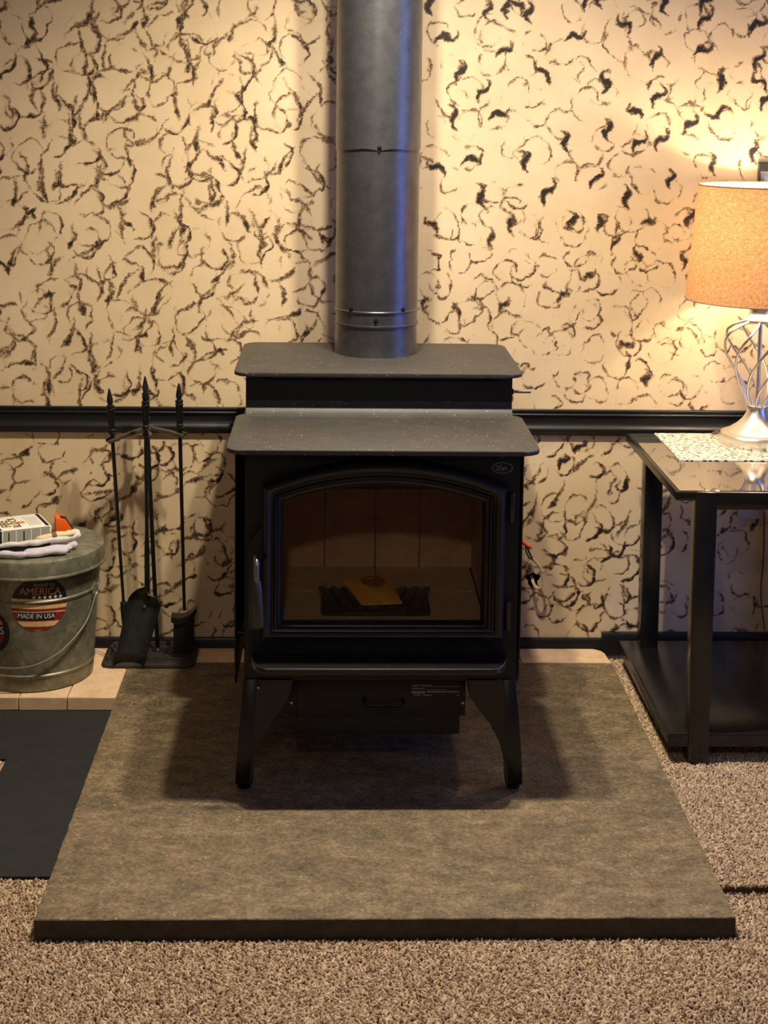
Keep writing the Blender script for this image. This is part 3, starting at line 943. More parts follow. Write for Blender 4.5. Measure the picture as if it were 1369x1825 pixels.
# firebricks: lengthwise along the wall, and a crosswise row at the left
hearth = thing('firebrick_border', 'pale firebricks laid along the wall beside the stone slab', 'brick border', (-0.3, -0.06, 0.003))
BZ0, BZ1 = 0.0032, 0.0349
def brick_mesh(lx, ly, seed, chamfer=False):
    rg = random.Random(seed)
    bm = bmesh.new()
    hx, hy = lx/2-0.0007, ly/2-0.0007
    poly = [(-hx, -hy), (hx, -hy), (hx, hy), (-hx, hy)]
    if chamfer:
        poly = [(-hx, -hy), (hx, -hy), (hx-0.004, hy-0.030), (hx-0.012, hy-0.012), (hx-0.030, hy), (-hx, hy)]
    A = [bm.verts.new((x, y, BZ0)) for x, y in poly]
    B = [bm.verts.new((x, y, BZ1)) for x, y in poly]
    k = len(poly)
    bm.faces.new(A[::-1])
    bm.faces.new(B)
    for i in range(k):
        bm.faces.new((A[i], A[(i+1) % k], B[(i+1) % k], B[i]))
    bmesh.ops.bevel(bm, geom=bm.edges[:], offset=0.0016, segments=1, affect='EDGES')
    for v_ in bm.verts:
        v_.co.x += rg.uniform(-.0006, .0006)
        v_.co.y += rg.uniform(-.0006, .0006)
    bmesh.ops.recalc_face_normals(bm, faces=bm.faces[:])
    me = bpy.data.meshes.new('brick')
    bm.to_mesh(me)
    bm.free()
    me.materials.append(M['brick'])
    return me
long_b = [brick_mesh(0.2286, 0.1015, s) for s in (1, 2, 3)]
cross_b = [brick_mesh(0.1143, 0.2286, s) for s in (4, 5, 6)]
def lay(me, x, y, dz=0.0):
    o = bpy.data.objects.new('brick', me)
    C.objects.link(o)
    o.parent = hearth
    o.location = Vector((x, y, dz))-Vector(hearth.location)+Vector((0, 0, 0))
    return o
for k in range(8):
    x = 0.642-0.1143-0.2286*k
    lay(brick_mesh(0.2286, 0.1015, 9, True) if k == 0 else long_b[k % 3], x, -0.064, -0.0004*(k % 2))
for k in range(7):
    lay(cross_b[k % 3], SX0-0.001-0.05715-0.1146*k, -0.1150-0.1143-0.0008, -0.0005*(k % 2))

# ------------------------------------------------------------------ wood stove
SC = 0.0325                       # stove centre line
stove = thing('wood_stove', 'black step-top wood stove with arched glass door and curved legs', 'stove', (SC, -0.5, SZ))
BX0, BX1, BY0, BY1, BZb, BZt = SC-0.279, SC+0.279, -0.820, -0.170, 0.262, 0.742
OX0, OX1, OZ0, OZ1 = -0.180, 0.247, 0.378, 0.690
vv = [(BX0, BY0, BZb), (BX1, BY0, BZb), (BX1, BY0, BZt), (BX0, BY0, BZt),
      (BX0, BY1, BZb), (BX1, BY1, BZb), (BX1, BY1, BZt), (BX0, BY1, BZt),
      (OX0, BY0, OZ0), (OX1, BY0, OZ0), (OX1, BY0, OZ1), (OX0, BY0, OZ1),
      (OX0, BY0+.03, OZ0), (OX1, BY0+.03, OZ0), (OX1, BY0+.03, OZ1), (OX0, BY0+.03, OZ1)]
ff = [(k, (k+1) % 4, 8+(k+1) % 4, 8+k) for k in range(4)]+[(8+k, 8+(k+1) % 4, 12+(k+1) % 4, 12+k) for k in range(4)]
ff += [(0, 4, 5, 1), (1, 5, 6, 2), (2, 6, 7, 3), (3, 7, 4, 0), (4, 7, 6, 5)]
put('body', vv, ff, 'stove', stove)

# side heat shields standing off the body
for s in (-1, 1):
    xa = SC+s*(0.302 if s < 0 else 0.293)
    pl = [(-0.755, .742), (-0.755, .30), (-0.74, .235), (-0.715, .215), (-0.20, .215), (-0.165, .25), (-0.165, .742)]
    o = prism('side_shield', pl, 'x', xa-0.0015, xa+0.0015, 'stove', stove)
    for (yy, zz) in ((-0.70, 0.70), (-0.25, 0.70), (-0.70, 0.32), (-0.25, 0.32)):
        cyl('shield_spacer', (SC+s*0.278, yy, zz), (xa, yy, zz), 0.006, 'stove', o, 8)

# top plates
prism('step_top', rrect(SC-0.3155, SC+0.3155, -0.8640, -0.505, 0.034, 8, (0.034, 0.034, 0.028, 0.028)), 'z', 0.7425, 0.7520, 'stovetop', stove, bevel=0.0025)
ub = prism('upper_box', [(-.500, .7520), (-.500, .8395), (-.150, .8395), (-.150, .7520)], 'x', SC-0.2965, SC+0.2965, 'stove', stove, smooth=50)
prism('cove_strip', [(-.540, .7521), (-.526, .7560), (-.514, .7630), (-.506, .7720), (-.5005, .7810), (-.4990, .7810), (-.4990, .7521)], 'x', SC-0.2955, SC+0.2955, 'stovetop', stove, smooth=50)  # paler top paint here: light on the cove put into its colour
prism('top_plate', rrect(SC-0.3225, SC+0.3185, -0.5270, -0.0960, 0.034, 8), 'z', 0.8385, 0.8475, 'stovetop', stove, bevel=0.0025)
for (xa, xb) in ((-0.238, -0.005), (0.050, 0.302)):
    prism('air_slot', [(xa, .8375), (xb, .8375), (xb-.004, .831), (xb-.012, .8265), (xa+.020, .8265), (xa+.008, .831)], 'y', -0.5012, -0.4990, 'void', stove)
o = cyl('damper_collar', (SC+0.2965, -0.36, .778), (SC+0.3155, -0.36, .778), 0.0075, 'stove', stove, 12)
cyl('damper_rod', (SC+0.3155, -0.36, .778), (SC+0.356, -0.36, .778), 0.0038, 'steel', stove, 12)

# door: cast frame lofted between the outer and the glass outline
def arch(x0, x1, z0, zs, za, nb=14, ns=10, na=26):
    """closed outline: bottom, right side, arch, left side"""
    pts = []
    for k in range(nb):
        pts.append((x0+(x1-x0)*k/nb, z0))
    for k in range(ns):
        pts.append((x1, z0+(zs-z0)*k/ns))
    h, w = za-zs, (x1-x0)/2
    R = (w*w+h*h)/(2*h)
    cx, cz = (x0+x1)/2, za-R
    a1 = math.asin(w/R)
    for k in range(na):
        a = a1-2*a1*k/na
        pts.append((cx+R*math.sin(a), cz+R*math.cos(a)))
    for k in range(ns):
        pts.append((x0, zs+(z0-zs)*k/ns))
    return pts
OUT = arch(-0.211, 0.284, 0.358, 0.676, 0.728)
INN = arch(-0.168, 0.235, 0.391, 0.640, 0.6745)
prof = [(0.0, -0.8205), (0.0, -0.8340), (0.03, -0.8400), (0.12, -0.8500), (0.26, -0.8560), (0.40, -0.8530), (0.50, -0.8460), (0.56, -0.8450), (0.62, -0.8490), (0.70, -0.8490), (0.78, -0.8430), (0.86, -0.8420), (0.95, -0.8370), (1.0, -0.8310), (1.0, -0.8215)]
n = len(OUT)
vv, ff = [], []
for t, y in prof:
    vv += [(a[0]+(b_[0]-a[0])*t, y, a[1]+(b_[1]-a[1])*t) for a, b_ in zip(OUT, INN)]
for l in range(len(prof)-1):
    for k in range(n):
        k2 = (k+1) % n
        ff.append((l*n+k, l*n+k2, (l+1)*n+k2, (l+1)*n+k))
door = put('door', vv, ff, 'castiron', stove, 32)
door['label'] = 'arched cast door frame around the viewing glass'
put('glass', [(x, -0.8255, z) for x, z in INN], [tuple(range(n))], 'glass', door)
pl = [(-0.205, 0.372), (-0.236, 0.372), (-0.238, 0.380), (-0.238, 0.545), (-0.234, 0.560), (-0.220, 0.575), (-0.212, 0.590), (-0.205, 0.590)]
prism('latch_plate', pl, 'y', -0.8325, -0.8205, 'castiron', door, bevel=0.0015)
# handle: stud, bend, collar rings and tapered grip
hx = -0.2205
tube('handle_rod', catmull([(hx, -0.828, .527), (hx, -0.855, .529), (hx+.0005, -0.868, .522), (hx+.001, -0.870, .505), (hx+.0015, -0.870, .484)], 5), 0.0058, 'steel', door, 12)
tube('handle_grip', [(hx+.0015, -0.870, .487), (hx+.0015, -0.870, .484), (hx+.002, -0.870, .478), (hx+.0022, -0.870, .4765), (hx+.004, -0.870, .44), (hx+.0062, -0.870, .400), (hx+.0066, -0.870, .394), (hx+.0066, -0.870, .392)], [.0072, .0088, .0088, .0094, .0108, .0122, .0118, .008], 'grip', door, 18, smooth=30)
for za, zb in ((.599, .661), (.374, .436)):
    xh = 0.2935 if za > .5 else 0.2900
    tube('hinge', [(xh, -0.836, za), (xh, -0.836, za+.003), (xh, -0.836, zb-.003), (xh, -0.836, zb)], [.005, .0068, .0068, .004], 'castiron', door, 14)

# ash lip
lx0, lx1, lyf = -0.231, 0.289, -0.9130
lo = [(lx1, -0.8190), (lx0, -0.8190)]
for k in range(13):
    a = math.radians(180+90*k/12)
    lo.append((lx0+.034+.034*math.cos(a), -0.832+.081*math.sin(a)))
for k in range(13):
    a = math.radians(270+90*k/12)
    lo.append((lx1-.034+.034*math.cos(a), -0.832+.081*math.sin(a)))
lip = bm_prism(lo, 'z', 0.3090, 0.3180, 0.0022, 3)
lipo = from_bm('ash_lip', lip, 'castiron', stove, 40)
tube('lip_rim', [((lx0+lx1)/2+(x-(lx0+lx1)/2)*.992, y+.003, .3185) for x, y in lo[2:]], 0.0028, 'castiron', lipo, 8)

# legs: cast, curved inside, splayed outside; a front cheek and a side cheek meeting at the corner
def leg(sx, sy):
    bm = bmesh.new()
    xo = SC+sx*0.2795
    yo = BY0 if sy < 0 else BY1
    front = [(0.0, .266), (0.012, .120), (0.0165, .046), (-0.0185, .046), (-0.0200, .062), (-0.0210, .090), (-0.0240, .112), (-0.0330, .140), (-0.0520, .172), (-0.0820, .210), (-0.0970, .235), (-0.1010, .266)]
    def cheek(map_):
        A = [bm.verts.new(map_(p, 0)) for p in front]
        B = [bm.verts.new(map_(p, 1)) for p in front]
        bm.faces.new(A)
        bm.faces.new(B[::-1])
        k = len(front)
        for i in range(k):
            bm.faces.new((A[i], B[i], B[(i+1) % k], A[(i+1) % k]))
    def fy(p, t):      # splay forward as the leg goes down
        out_ = max(0, (0.266-p[1])/0.22)*0.012
        return yo+sy*(0.004+out_)-sy*t*0.030
    cheek(lambda p, t: (xo+sx*p[0], fy(p, t), p[1]))
    def fx(p, t):
        out_ = np.interp(p[1], [.046, .120, .266], [.0165, .012, 0.0])
        return xo+sx*float(out_)-sx*t*0.030
    cheek(lambda p, t: (fx(p, t), yo+sy*(p[0]*0.75+0.004), p[1]))
    bmesh.ops.bevel(bm, geom=bm.edges[:], offset=0.002, segments=1, affect='EDGES')
    o = from_bm('leg', bm, 'castiron', stove, 40)
    fxp, fyp = xo+sx*(-0.001), yo+sy*0.001
    lathe('foot', [(0, .0352), (.0125, .0352), (.0135, .037), (.0135, .043), (.009, .044), (.009, .050), (0, .050)], 'castiron', o, 16, (fxp, fyp))
for sx in (-1, 1):
    for sy in (-1, 1):
        leg(sx, sy)
tube('leg_bolt', [(-0.217, -0.824, .251), (-0.217, -0.829, .251), (-0.217, -0.833, .251)], [.0055, .0055, .003], 'steel', stove, 6)

# ash drawer under the body
dr = box('ash_drawer', -0.1555, 0.2105, -0.798, -0.36, 0.1775, 0.2575, 'stove', stove, 0.0015)
box('drawer_front_lip', -0.1435, 0.1990, -0.8015, -0.38, 0.1400, 0.1780, 'stove', dr, 0.0015)
box('drawer_face', -0.138, 0.196, -0.8030, -0.797, 0.1780, 0.2550, 'stove', dr, 0.0015)
tube('drawer_handle', catmull([(0.000, -0.803, .2180), (0.000, -0.818, .2120), (0.010, -0.822, .2040), (0.040, -0.823, .2030), (0.070, -0.822, .2040), (0.080, -0.818, .2090), (0.080, -0.803, .2140)], 5), 0.0032, 'castiron', dr, 8)
for xs_ in (-0.150, 0.205):
    cyl('rivet', (xs_, -0.7985, .2060), (xs_, -0.8005, .2060), 0.003, 'steel', dr, 8)
# printed warning label on the drawer
bm = bmesh.new()
rg = random.Random(5)
lines = [(.2455, [(.098, .139)], .0011), (.2430, [(.100, .112), (.116, .199)], .0006), (.2385, [(.098, .125)], .0013), (.2360, [(.128, .170)], .0005), (.2315, [(.098, .127), (.130, .197)], .0015), (.2285, [(.098, .126)], .0013), (.2240, [(.103, .118), (.122, .142), (.192, .198)], .0011)]
for z, segs, h in lines:
    for a, b_ in segs:
        x = a
        while x < b_-0.001:
            w = rg.uniform(.0015, .0045)
            x1_ = min(x+w, b_)
            vs = [bm.verts.new(p) for p in ((x, -.8034, z-h), (x1_, -.8034, z-h), (x1_, -.8034, z+h), (x, -.8034, z+h))]
            bm.faces.new(vs)
            x = x1_+.0006
o = from_bm('warning_print', bm, 'badge', dr)
o['kind'] = 'stuff'

# oval maker's badge with script lettering
bx, bz, by = 0.2745, 0.7090, -0.8205
ov = [(bx+.0215*math.cos(a), bz+.0122*math.sin(a)) for a in np.linspace(0, 2*math.pi, 40, endpoint=False)]
badge = prism('badge', ov, 'y', by-.0012, by+.0002, 'stove', stove)
ring_pts = [(bx+.0205*math.cos(a), by-.0014, bz+.0112*math.sin(a)) for a in np.linspace(0, 2*math.pi, 49)]
tube('badge_rim', ring_pts, 0.00075, 'badge', badge, 6)
def script(pts, r=0.00060):
    tube('letter', catmull([(bx+x*.001, by-.0016, bz+z*.001) for x, z in pts], 5), r, 'badge', badge, 6)
script([(-12.5, 2.5), (-13, 4.2), (-11, 3.2), (-8.5, 1.8), (-5.5, 3.0), (-3.0, 5.6), (-2.2, 6.6), (-3.6, 4.0), (-6.0, -1.0), (-8.0, -4.0), (-11, -4.6), (-13.0, -3.0), (-11.4, -2.2), (-8.0, -4.2), (-4.5, -5.4), (-1.5, -4.6)])   # L
script([(-0.5, -2.6), (-2.2, -3.6), (-2.6, -1.8), (-1.0, -0.4), (0.8, -1.2), (0.6, -3.2), (-0.6, -3.6), (1.4, -1.8), (2.6, -0.6)])             # o
script([(3.6, 1.2), (2.4, -3.0), (1.2, -7.0), (2.2, -4.0), (3.4, 0.0), (5.2, 1.0), (6.2, -0.6), (4.8, -2.6), (3.4, -2.2)])                     # p
script([(7.4, 0.6), (6.8, -1.8), (7.6, -2.8), (9.2, -1.8), (10.4, -0.4)])                                                                    # i
script([(8.4, 2.6), (8.9, 3.4)], 0.0008)

# firebox lining: firebricks, baffle, grate
FBX0, FBX1, FBY1, FBZ, FBT = -0.190, 0.252, -0.400, 0.3720, 0.545
def fbrick(x0, x1, y0, y1, z0, z1):
    return box('firebrick', x0, x1, y0, y1, z0, z1, 'sootbrick', stove, 0.0015, 1)
g = 0.0006
for a, b_ in ((-0.196, -0.0865), (-0.0865, 0.0300), (0.0300, 0.1330), (0.1330, 0.262)):
    fbrick(a+g, b_-g, FBY1, FBY1+.03, FBZ-.002, 0.690)
for a, b_ in ((-0.190, 0.0300), (0.0300, 0.250)):
    fbrick(a+g, b_-g, -0.576+g, FBY1-g, FBZ-.032, FBZ)
    fbrick(a+g, b_-g, -0.790, -0.576-g, FBZ-.032, FBZ)
for x0, x1 in ((FBX0-.032, FBX0-.001), (FBX1+.001, FBX1+.032)):
    for a, b_ in ((-0.745, -0.632), (-0.632, -0.518), (-0.518, -0.404)):
        fbrick(x0, x1, a+g, b_-g, FBZ-.002, 0.640)
box('baffle', FBX0-.03, FBX1+.03, -0.74, -0.372, 0.6420, 0.655, 'stove', stove, 0.001)
# cast grate with slanting ribs, lying on the firebox floor
gr = prism('ash_grate', rrect(-0.092, 0.140, -0.745, -0.575, 0.012, 3), 'z', FBZ, FBZ+.006, 'castiron', stove, bevel=0.001)
for s in (-1, 1):
    for k in range(4):
        xa = 0.024+s*(0.026+0.026*k)
        p0, p1 = (xa-s*0.020, -0.732), (xa+s*0.012, -0.590)
        dx_, dy_ = p1[0]-p0[0], p1[1]-p0[1]
        l = math.hypot(dx_, dy_)
        ox, oy = -dy_/l*.007, dx_/l*.007
        q4 = [(p0[0]+ox, p0[1]+oy), (p0[0]-ox, p0[1]-oy), (p1[0]-ox, p1[1]-oy), (p1[0]+ox, p1[1]+oy)]
        prism('grate_rib', q4, 'z', FBZ+.005, FBZ+.015, 'castiron', gr, bevel=0.002)

# amber paper packet lying on the grate
pk = thing('firestarter_packet', 'crumpled amber paper packet on the grate behind the stove glass', 'packet', (0.03, -0.66, FBZ+.0155))
def sheet(name, corners_, bulge, mat, parent, nu=14, nv=10, thick=0.006, seed=0):
    rg = random.Random(seed)
    c00, c10, c11, c01 = [Vector(c) for c in corners_]
    top, bot = [], []
    ph = [rg.uniform(0, 6) for _ in range(4)]
    for j in range(nv+1):
        for i in range(nu+1):
            u_, v_ = i/nu, j/nv
            p = (c00*(1-u_)+c10*u_)*(1-v_)+(c01*(1-u_)+c11*u_)*v_
            e = 16*u_*(1-u_)*v_*(1-v_)
            h = bulge*(0.5*math.sin(7*u_+ph[0])*math.sin(4*v_+ph[1])+0.4*math.sin(11*u_+5*v_+ph[2]))*0.5
            top.append(p+Vector((0, 0, thick*(0.25+0.75*min(1, e*1.6))+abs(h))))
            bot.append(p)
    nn = len(top)
    fs = []
    for j in range(nv):
        for i in range(nu):
            a = j*(nu+1)+i
            fs.append((a, a+1, a+nu+2, a+nu+1))
            fs.append((nn+a, nn+a+nu+1, nn+a+nu+2, nn+a+1))
    rim = [i for i in range(nu+1)]+[j*(nu+1)+nu for j in range(1, nv+1)]+[nv*(nu+1)+i for i in range(nu-1, -1, -1)]+[j*(nu+1) for j in range(nv-1, 0, -1)]
    for a, b_ in zip(rim, rim[1:]+rim[:1]):
        fs.append((a, nn+a, nn+b_, b_))
    return put(name, top+bot, fs, mat, parent, 60), top
z0 = FBZ+.0155
po_, tp = sheet('paper', [(-0.006, -0.722, z0), (0.080, -0.712, z0), (0.052, -0.570, z0+.020), (-0.045, -0.605, z0+.012)], 0.004, 'packet', pk, thick=0.012, seed=3)
el = []
for a in np.linspace(0, 2*math.pi, 24, endpoint=False):
    u_, v_ = 0.56+0.27*math.cos(a), 0.66+0.24*math.sin(a)
    i, j = u_*14, v_*10
    i0, j0 = min(int(i), 13), min(int(j), 9)
    fu, fv = i-i0, j-j0
    g4 = [tp[j0*15+i0], tp[j0*15+i0+1], tp[(j0+1)*15+i0], tp[(j0+1)*15+i0+1]]
    p = (g4[0]*(1-fu)+g4[1]*fu)*(1-fv)+(g4[2]*(1-fu)+g4[3]*fu)*fv
    el.append(p+Vector((0, 0, .0012)))
cen = tp[int(0.66*10)*15+int(0.56*14)]+Vector((0, 0, .003))
put('oval_print', el+[cen], [(k, (k+1) % 24, 24) for k in range(24)], 'packetprint', pk, 60)

# ------------------------------------------------------------------ stove pipe
PX, PY = 0.0305, -0.23
pipe = thing('stove_pipe', 'dark metallic stove pipe rising from the stove top to the ceiling', 'stove pipe', (PX, PY, 0.8475))
lathe('pipe_collar', [(0.0990, .8476), (0.0985, .851), (0.0975, .915), (0.0978, .918), (0.1000, .9185), (0.1008, .921), (0.1000, .9235), (0.0978, .924), (0.0978, .951), (0.0998, .9515), (0.1008, .954), (0.0998, .9565), (0.0985, .957), (0.0985, .958)], 'pipe', pipe, 72, (PX, PY), 50)
lathe('lower_pipe', [(0.0982, .957), (0.0982, 1.345)], 'pipe', pipe, 72, (PX, PY), 50)
# upper section: hem slightly sprung open beside the screw
seg = 72
vv, ff = [], []
for lv, (r, z) in enumerate([(0.0992, 1.3315), (0.1004, 1.3325), (0.1004, 1.345), (0.1004, 2.40)]):
    for k in range(seg):
        a = 2*math.pi*k/seg
        d = abs((a-1.5*math.pi+math.pi) % (2*math.pi)-math.pi)
        z_ = z+(0.0035*math.exp(-((d-0.35)/0.22)**2) if lv < 2 else 0)
        rr = r+(0.0012*math.exp(-((d-0.35)/0.25)**2) if lv < 2 else 0)
        vv.append((PX+rr*math.cos(a), PY+rr*math.sin(a), z_))
for l in range(3):
    for k in range(seg):
        ff.append((l*seg+k, l*seg+(k+1) % seg, (l+1)*seg+(k+1) % seg, (l+1)*seg+k))
put('upper_pipe', vv, ff, 'pipe', pipe, 50)
def pscrew(ang, z, R):
    a = math.radians(ang)
    d = Vector((math.cos(a), math.sin(a), 0))
    c0 = Vector((PX, PY, z))
    tube('screw', [c0+d*(R-.001), c0+d*(R+.0018), c0+d*(R+.0020), c0+d*(R+.0055), c0+d*(R+.0062)], [.0055, .0055, .0036, .0036, .002], 'castiron', pipe, 8)
pscrew(-90, 1.339, 0.1004)
pscrew(-92, .9365, 0.0980)
pscrew(-128, .9600, 0.0982)
pscrew(-52, .9600, 0.0982)

# ------------------------------------------------------------------ fireplace tools
def along(name, p0, p1, spec, mat, parent, seg=12):
    """a turned rod from p0 (tip) to p1: spec = (distance from tip, radius)"""
    p0, p1 = Vector(p0), Vector(p1)
    d = (p1-p0).normalized()
    L = (p1-p0).length
    pts = [p0+d*(L if s is None else s) for s, r in spec]
    return tube(name, pts, [r for s, r in spec], mat, parent, seg, smooth=30)

TURNED = [(0.0, .0012), (.004, .0026), (.028, .0078), (.036, .0078), (.038, .0058), (.041, .0058), (.0425, .0096), (.047, .0104), (.0495, .0076), (.052, .0104), (.056, .0096), (.058, .0088), (.085, .0086), (.100, .0070), (.102, .0070), (.104, .0092), (.107, .0092), (.109, .0064), (.111, .0088), (.1135, .0088), (.1155, .0050)]

stand = thing('fireplace_tool_stand', 'black iron fireplace tool stand with square tray base against the wall', 'tool stand', (-0.525, -0.086, SZ))
lv = []
def octo(x0, x1, y0, y1, c, z):
    return [(x, y, z) for x, y in rrect(x0, x1, y0, y1, c, 2)]
b0 = (-0.642, -0.408, -0.160, -0.0145)
def inset(d, z, c):
    return octo(b0[0]+d, b0[1]-d, b0[2]+d, b0[3]-d, c, z)
layers = [inset(0.001, .0352, .022), inset(0, .0380, .022), inset(.001, .0430, .022), inset(.008, .0470, .020), inset(.012, .0540, .018), inset(.0125, .0580, .018), inset(.015, .0590, .016), inset(.0175, .0575, .015), inset(.020, .0500, .014)]
n = len(layers[0])
vv = [p for L_ in layers for p in L_]
ff = [tuple(range(n))[::-1], tuple(range((len(layers)-1)*n, len(layers)*n))]
for l in range(len(layers)-1):
    for k in range(n):
        ff.append((l*n+k, l*n+(k+1) % n, (l+1)*n+(k+1) % n, (l+1)*n+k))
put('base_tray', vv, ff, 'tray', stand, 30)
PT, PB = Vector((-0.5390, -0.080, .7570)), Vector((-0.5100, -0.070, .0495))
along('pole', PT, PB, TURNED+[(None, .0055)], 'tool', stand)
lathe('pole_foot', [(0, .0495), (.014, .0495), (.014, .0520), (.008, .0560), (.0055, .0580)], 'tool', stand, 16, (PB.x, PB.y))
hub = Vector((-0.5335, -0.0785, .6270))
ends = [Vector((-0.6138, -0.1232, .6060)), Vector((-0.4490, -0.1116, .6180)), Vector((-0.5289, -0.1478, .6230))]
box('cross_hub', hub.x-.014, hub.x+.014, hub.y-.012, hub.y+.012, hub.z-.007, hub.z+.007, 'arm', stand, 0.0015)
for e in ends:
    d = e-hub
    L = d.length
    ang = math.atan2(d.y, d.x)
    bm = bm_box(0.0, L-.010, -.0070, .0070, -.0045, .0040, 0.001)
    # a notched plate at the end that the tool hangs from
    pl = [(L-.014, -.014), (L+.012, -.014), (L+.014, -.012), (L+.014, -.0076), (L-.0076, -.0076), (L-.0076, .0076), (L+.014, .0076), (L+.014, .012), (L+.012, .014), (L-.014, .014)]
    o = from_bm('cross_arm', bm, 'arm', stand, 40)
    mtx = Matrix.Translation(hub) @ Matrix.Rotation(ang, 4, 'Z') @ Matrix.Rotation(-math.asin(d.z/L), 4, 'Y')
    o.data.transform(mtx)
    h = prism('hook_plate', pl, 'z', -.0050, .0040, 'arm', o, bevel=0.001)
    h.data.transform(mtx)

# poker (left)
T, Bm = Vector((-0.6215, -0.124, .7340)), Vector((-0.5845, -0.120, .118))
pkr = thing('fireplace_poker', 'black iron poker with pointed handle, leftmost of the hanging fireplace tools', 'poker', (T.x, T.y, .118), 'hanging fireplace tools')
along('rod', T, Bm, TURNED+[(None, .0036)], 'tool', pkr)
dd = (Bm-T).normalized()
q0 = T+dd*((T-Bm).length-.075)
tube('socket', [q0, q0+dd*.004, q0+dd*.006, q0+dd*.012, q0+dd*.014, q0+dd*.075, q0+dd*.080], [.0075, .0092, .0080, .0080, .0090, .0070, .003], 'tool', pkr, 12, smooth=30)

# brush (right)
T, Bm = Vector((-0.4520, -0.112, .7460)), Vector((-0.4385, -0.110, .168))
br = thing('fireplace_brush', 'black hearth brush with arched head, rightmost of the hanging fireplace tools', 'brush', (T.x, T.y, .056), 'hanging fireplace tools')
along('rod', T, Bm, TURNED+[(None, .0040)], 'tool', br)
arc = []
for k in range(13):
    u_ = -1+2*k/12
    arc.append((u_*.0315, .1560+.011*u_+.013*u_*u_))
head = arc+[(x, z-.015) for x, z in arc[::-1]]
bm = bm_prism([(Bm.x+x, z) for x, z in head], 'y', Bm.y-.020, Bm.y+.018, 0.002)
from_bm('brush_head', bm, 'tool', br, 35)
low = [(Bm.x+x*.80, z-.012) for x, z in arc]
pl = low+[(Bm.x+.022, .0605), (Bm.x-.027, .0605)]
prism('bristles', pl, 'y', Bm.y-.016, Bm.y+.014, 'bristle', br, bevel=0.002)

# shovel (front)
T, Bm = Vector((-0.5295, -0.150, .7500)), Vector((-0.5270, -0.140, .205))
sh = thing('fireplace_shovel', 'black ash shovel with dusty round-backed blade on the tool stand tray', 'shovel', (T.x, T.y, .06), 'hanging fireplace tools')
along('rod', T, Bm, TURNED+[(.36, .0042), (.42, .0062), (None, .0070)], 'tool', sh)
nu, nv = 14, 24
topl, botl = [], []
for j in range(nv+1):
    v_ = j/nv
    c = Vector((-0.526-0.037*v_, -0.139-0.010*v_-0.010*v_*v_, +.232-.158*v_))
    w = .0405*math.sqrt(max(0.0, 1-(1-min(v_/.24, 1))**2)) if v_ < .24 else .0405-.0045*(v_-.24)
    back = -0.014*max(0, 1-v_/.16)**1.5          # rounded back wall turned toward the room
    for i in range(nu+1):
        s_ = -1+2*i/nu
        off = -0.016*abs(s_)**3.2*min(1, v_/.1)
        p = c+Vector((s_*max(w, .002), off+back, -.012*s_*(1-v_)*0.6-.004*s_))
        topl.append(p)
        botl.append(p+Vector((0, .0018, 0)))
nn = len(topl)
fs = []
for j in range(nv):
    for i in range(nu):
        a = j*(nu+1)+i
        fs.append((a, a+nu+1, a+nu+2, a+1))
        fs.append((nn+a, nn+a+1, nn+a+nu+2, nn+a+nu+1))
rim = [i for i in range(nu+1)]+[j*(nu+1)+nu for j in range(1, nv+1)]+[nv*(nu+1)+i for i in range(nu-1, -1, -1)]+[j*(nu+1) for j in range(nv-1, 0, -1)]
for a, b_ in zip(rim, rim[1:]+rim[:1]):
    fs.append((a, b_, nn+b_, nn+a))
put('blade', topl+botl, fs, 'shovel', sh, 45)
cyl('rivet', (-0.5330, -0.143, .1900), (-0.5330, -0.1475, .1905), 0.0040, 'steel', sh, 10)

# ------------------------------------------------------------------ ash bucket and what lies on it
KX, KY = -0.7985, -0.1775
bucket = thing('ash_bucket', 'galvanised steel ash bucket with lid and round flag sticker', 'bucket', (KX, KY, SZ))
bprof = [(0, .0352), (.137, .0352), (.1410, .0375), (.1432, .0700), (.1462, .0735), (.1466, .0760), (.1440, .0790), (.1548, .2540), (.1578, .2570), (.1586, .2605), (.1560, .2640), (.1600, .3210), (.1500, .3210), (.1400, .0400), (0, .0400)]
lathe('body', bprof, 'galv', bucket, 72, (KX, KY), 28)
lprof = [(.1610, .3160), (.1735, .3170), (.1765, .3200), (.1755, .3235), (.1722, .3245), (.1702, .3540), (.1685, .3590), (.1640, .3615), (.1300, .3625), (.1180, .3640), (.1080, .3622), (0, .3622)]
lathe('lid', lprof, 'galv', bucket, 72, (KX, KY), 40)
def on_bucket(phi, z, out=0.0):
    """phi: degrees from +X turning toward the room"""
    r = float(np.interp(z, [.0375, .079, .254, .321], [.141, .1440, .1548, .160]))+out
    a = math.radians(phi)
    return Vector((KX+r*math.cos(a), KY-r*math.sin(a), z))
for ph in (13, 193):
    s_ = [on_bucket(ph+dp, z_, .001) for dp, z_ in ((-5, .262), (-4, .236), (0, .226), (4, .236), (5, .262), (0, .274))]
    outv = [p+(p-Vector((KX, KY, p.z))).normalized()*.0022 for p in s_]
    put('handle_ear', s_+outv, [tuple(range(6, 12)), tuple(range(6))[::-1]]+[(k, (k+1) % 6, 6+(k+1) % 6, 6+k) for k in range(6)], 'galv', bucket)
pts = [on_bucket(13, .246, -.002), on_bucket(13, .246, .010), on_bucket(16, .252, .013), on_bucket(20, .240, .012), on_bucket(26, .210, .012), on_bucket(33, .186, .013), on_bucket(45, .158, .012), on_bucket(60, .130, .012), on_bucket(80, .108, .012), on_bucket(103, .100, .012), on_bucket(125, .106, .012), on_bucket(148, .130, .012), on_bucket(170, .172, .012), on_bucket(186, .225, .012), on_bucket(193, .246, .010), on_bucket(193, .246, -.002)]
tube('bail_handle', catmull(pts, 6), 0.0026, 'wire', bucket, 10)

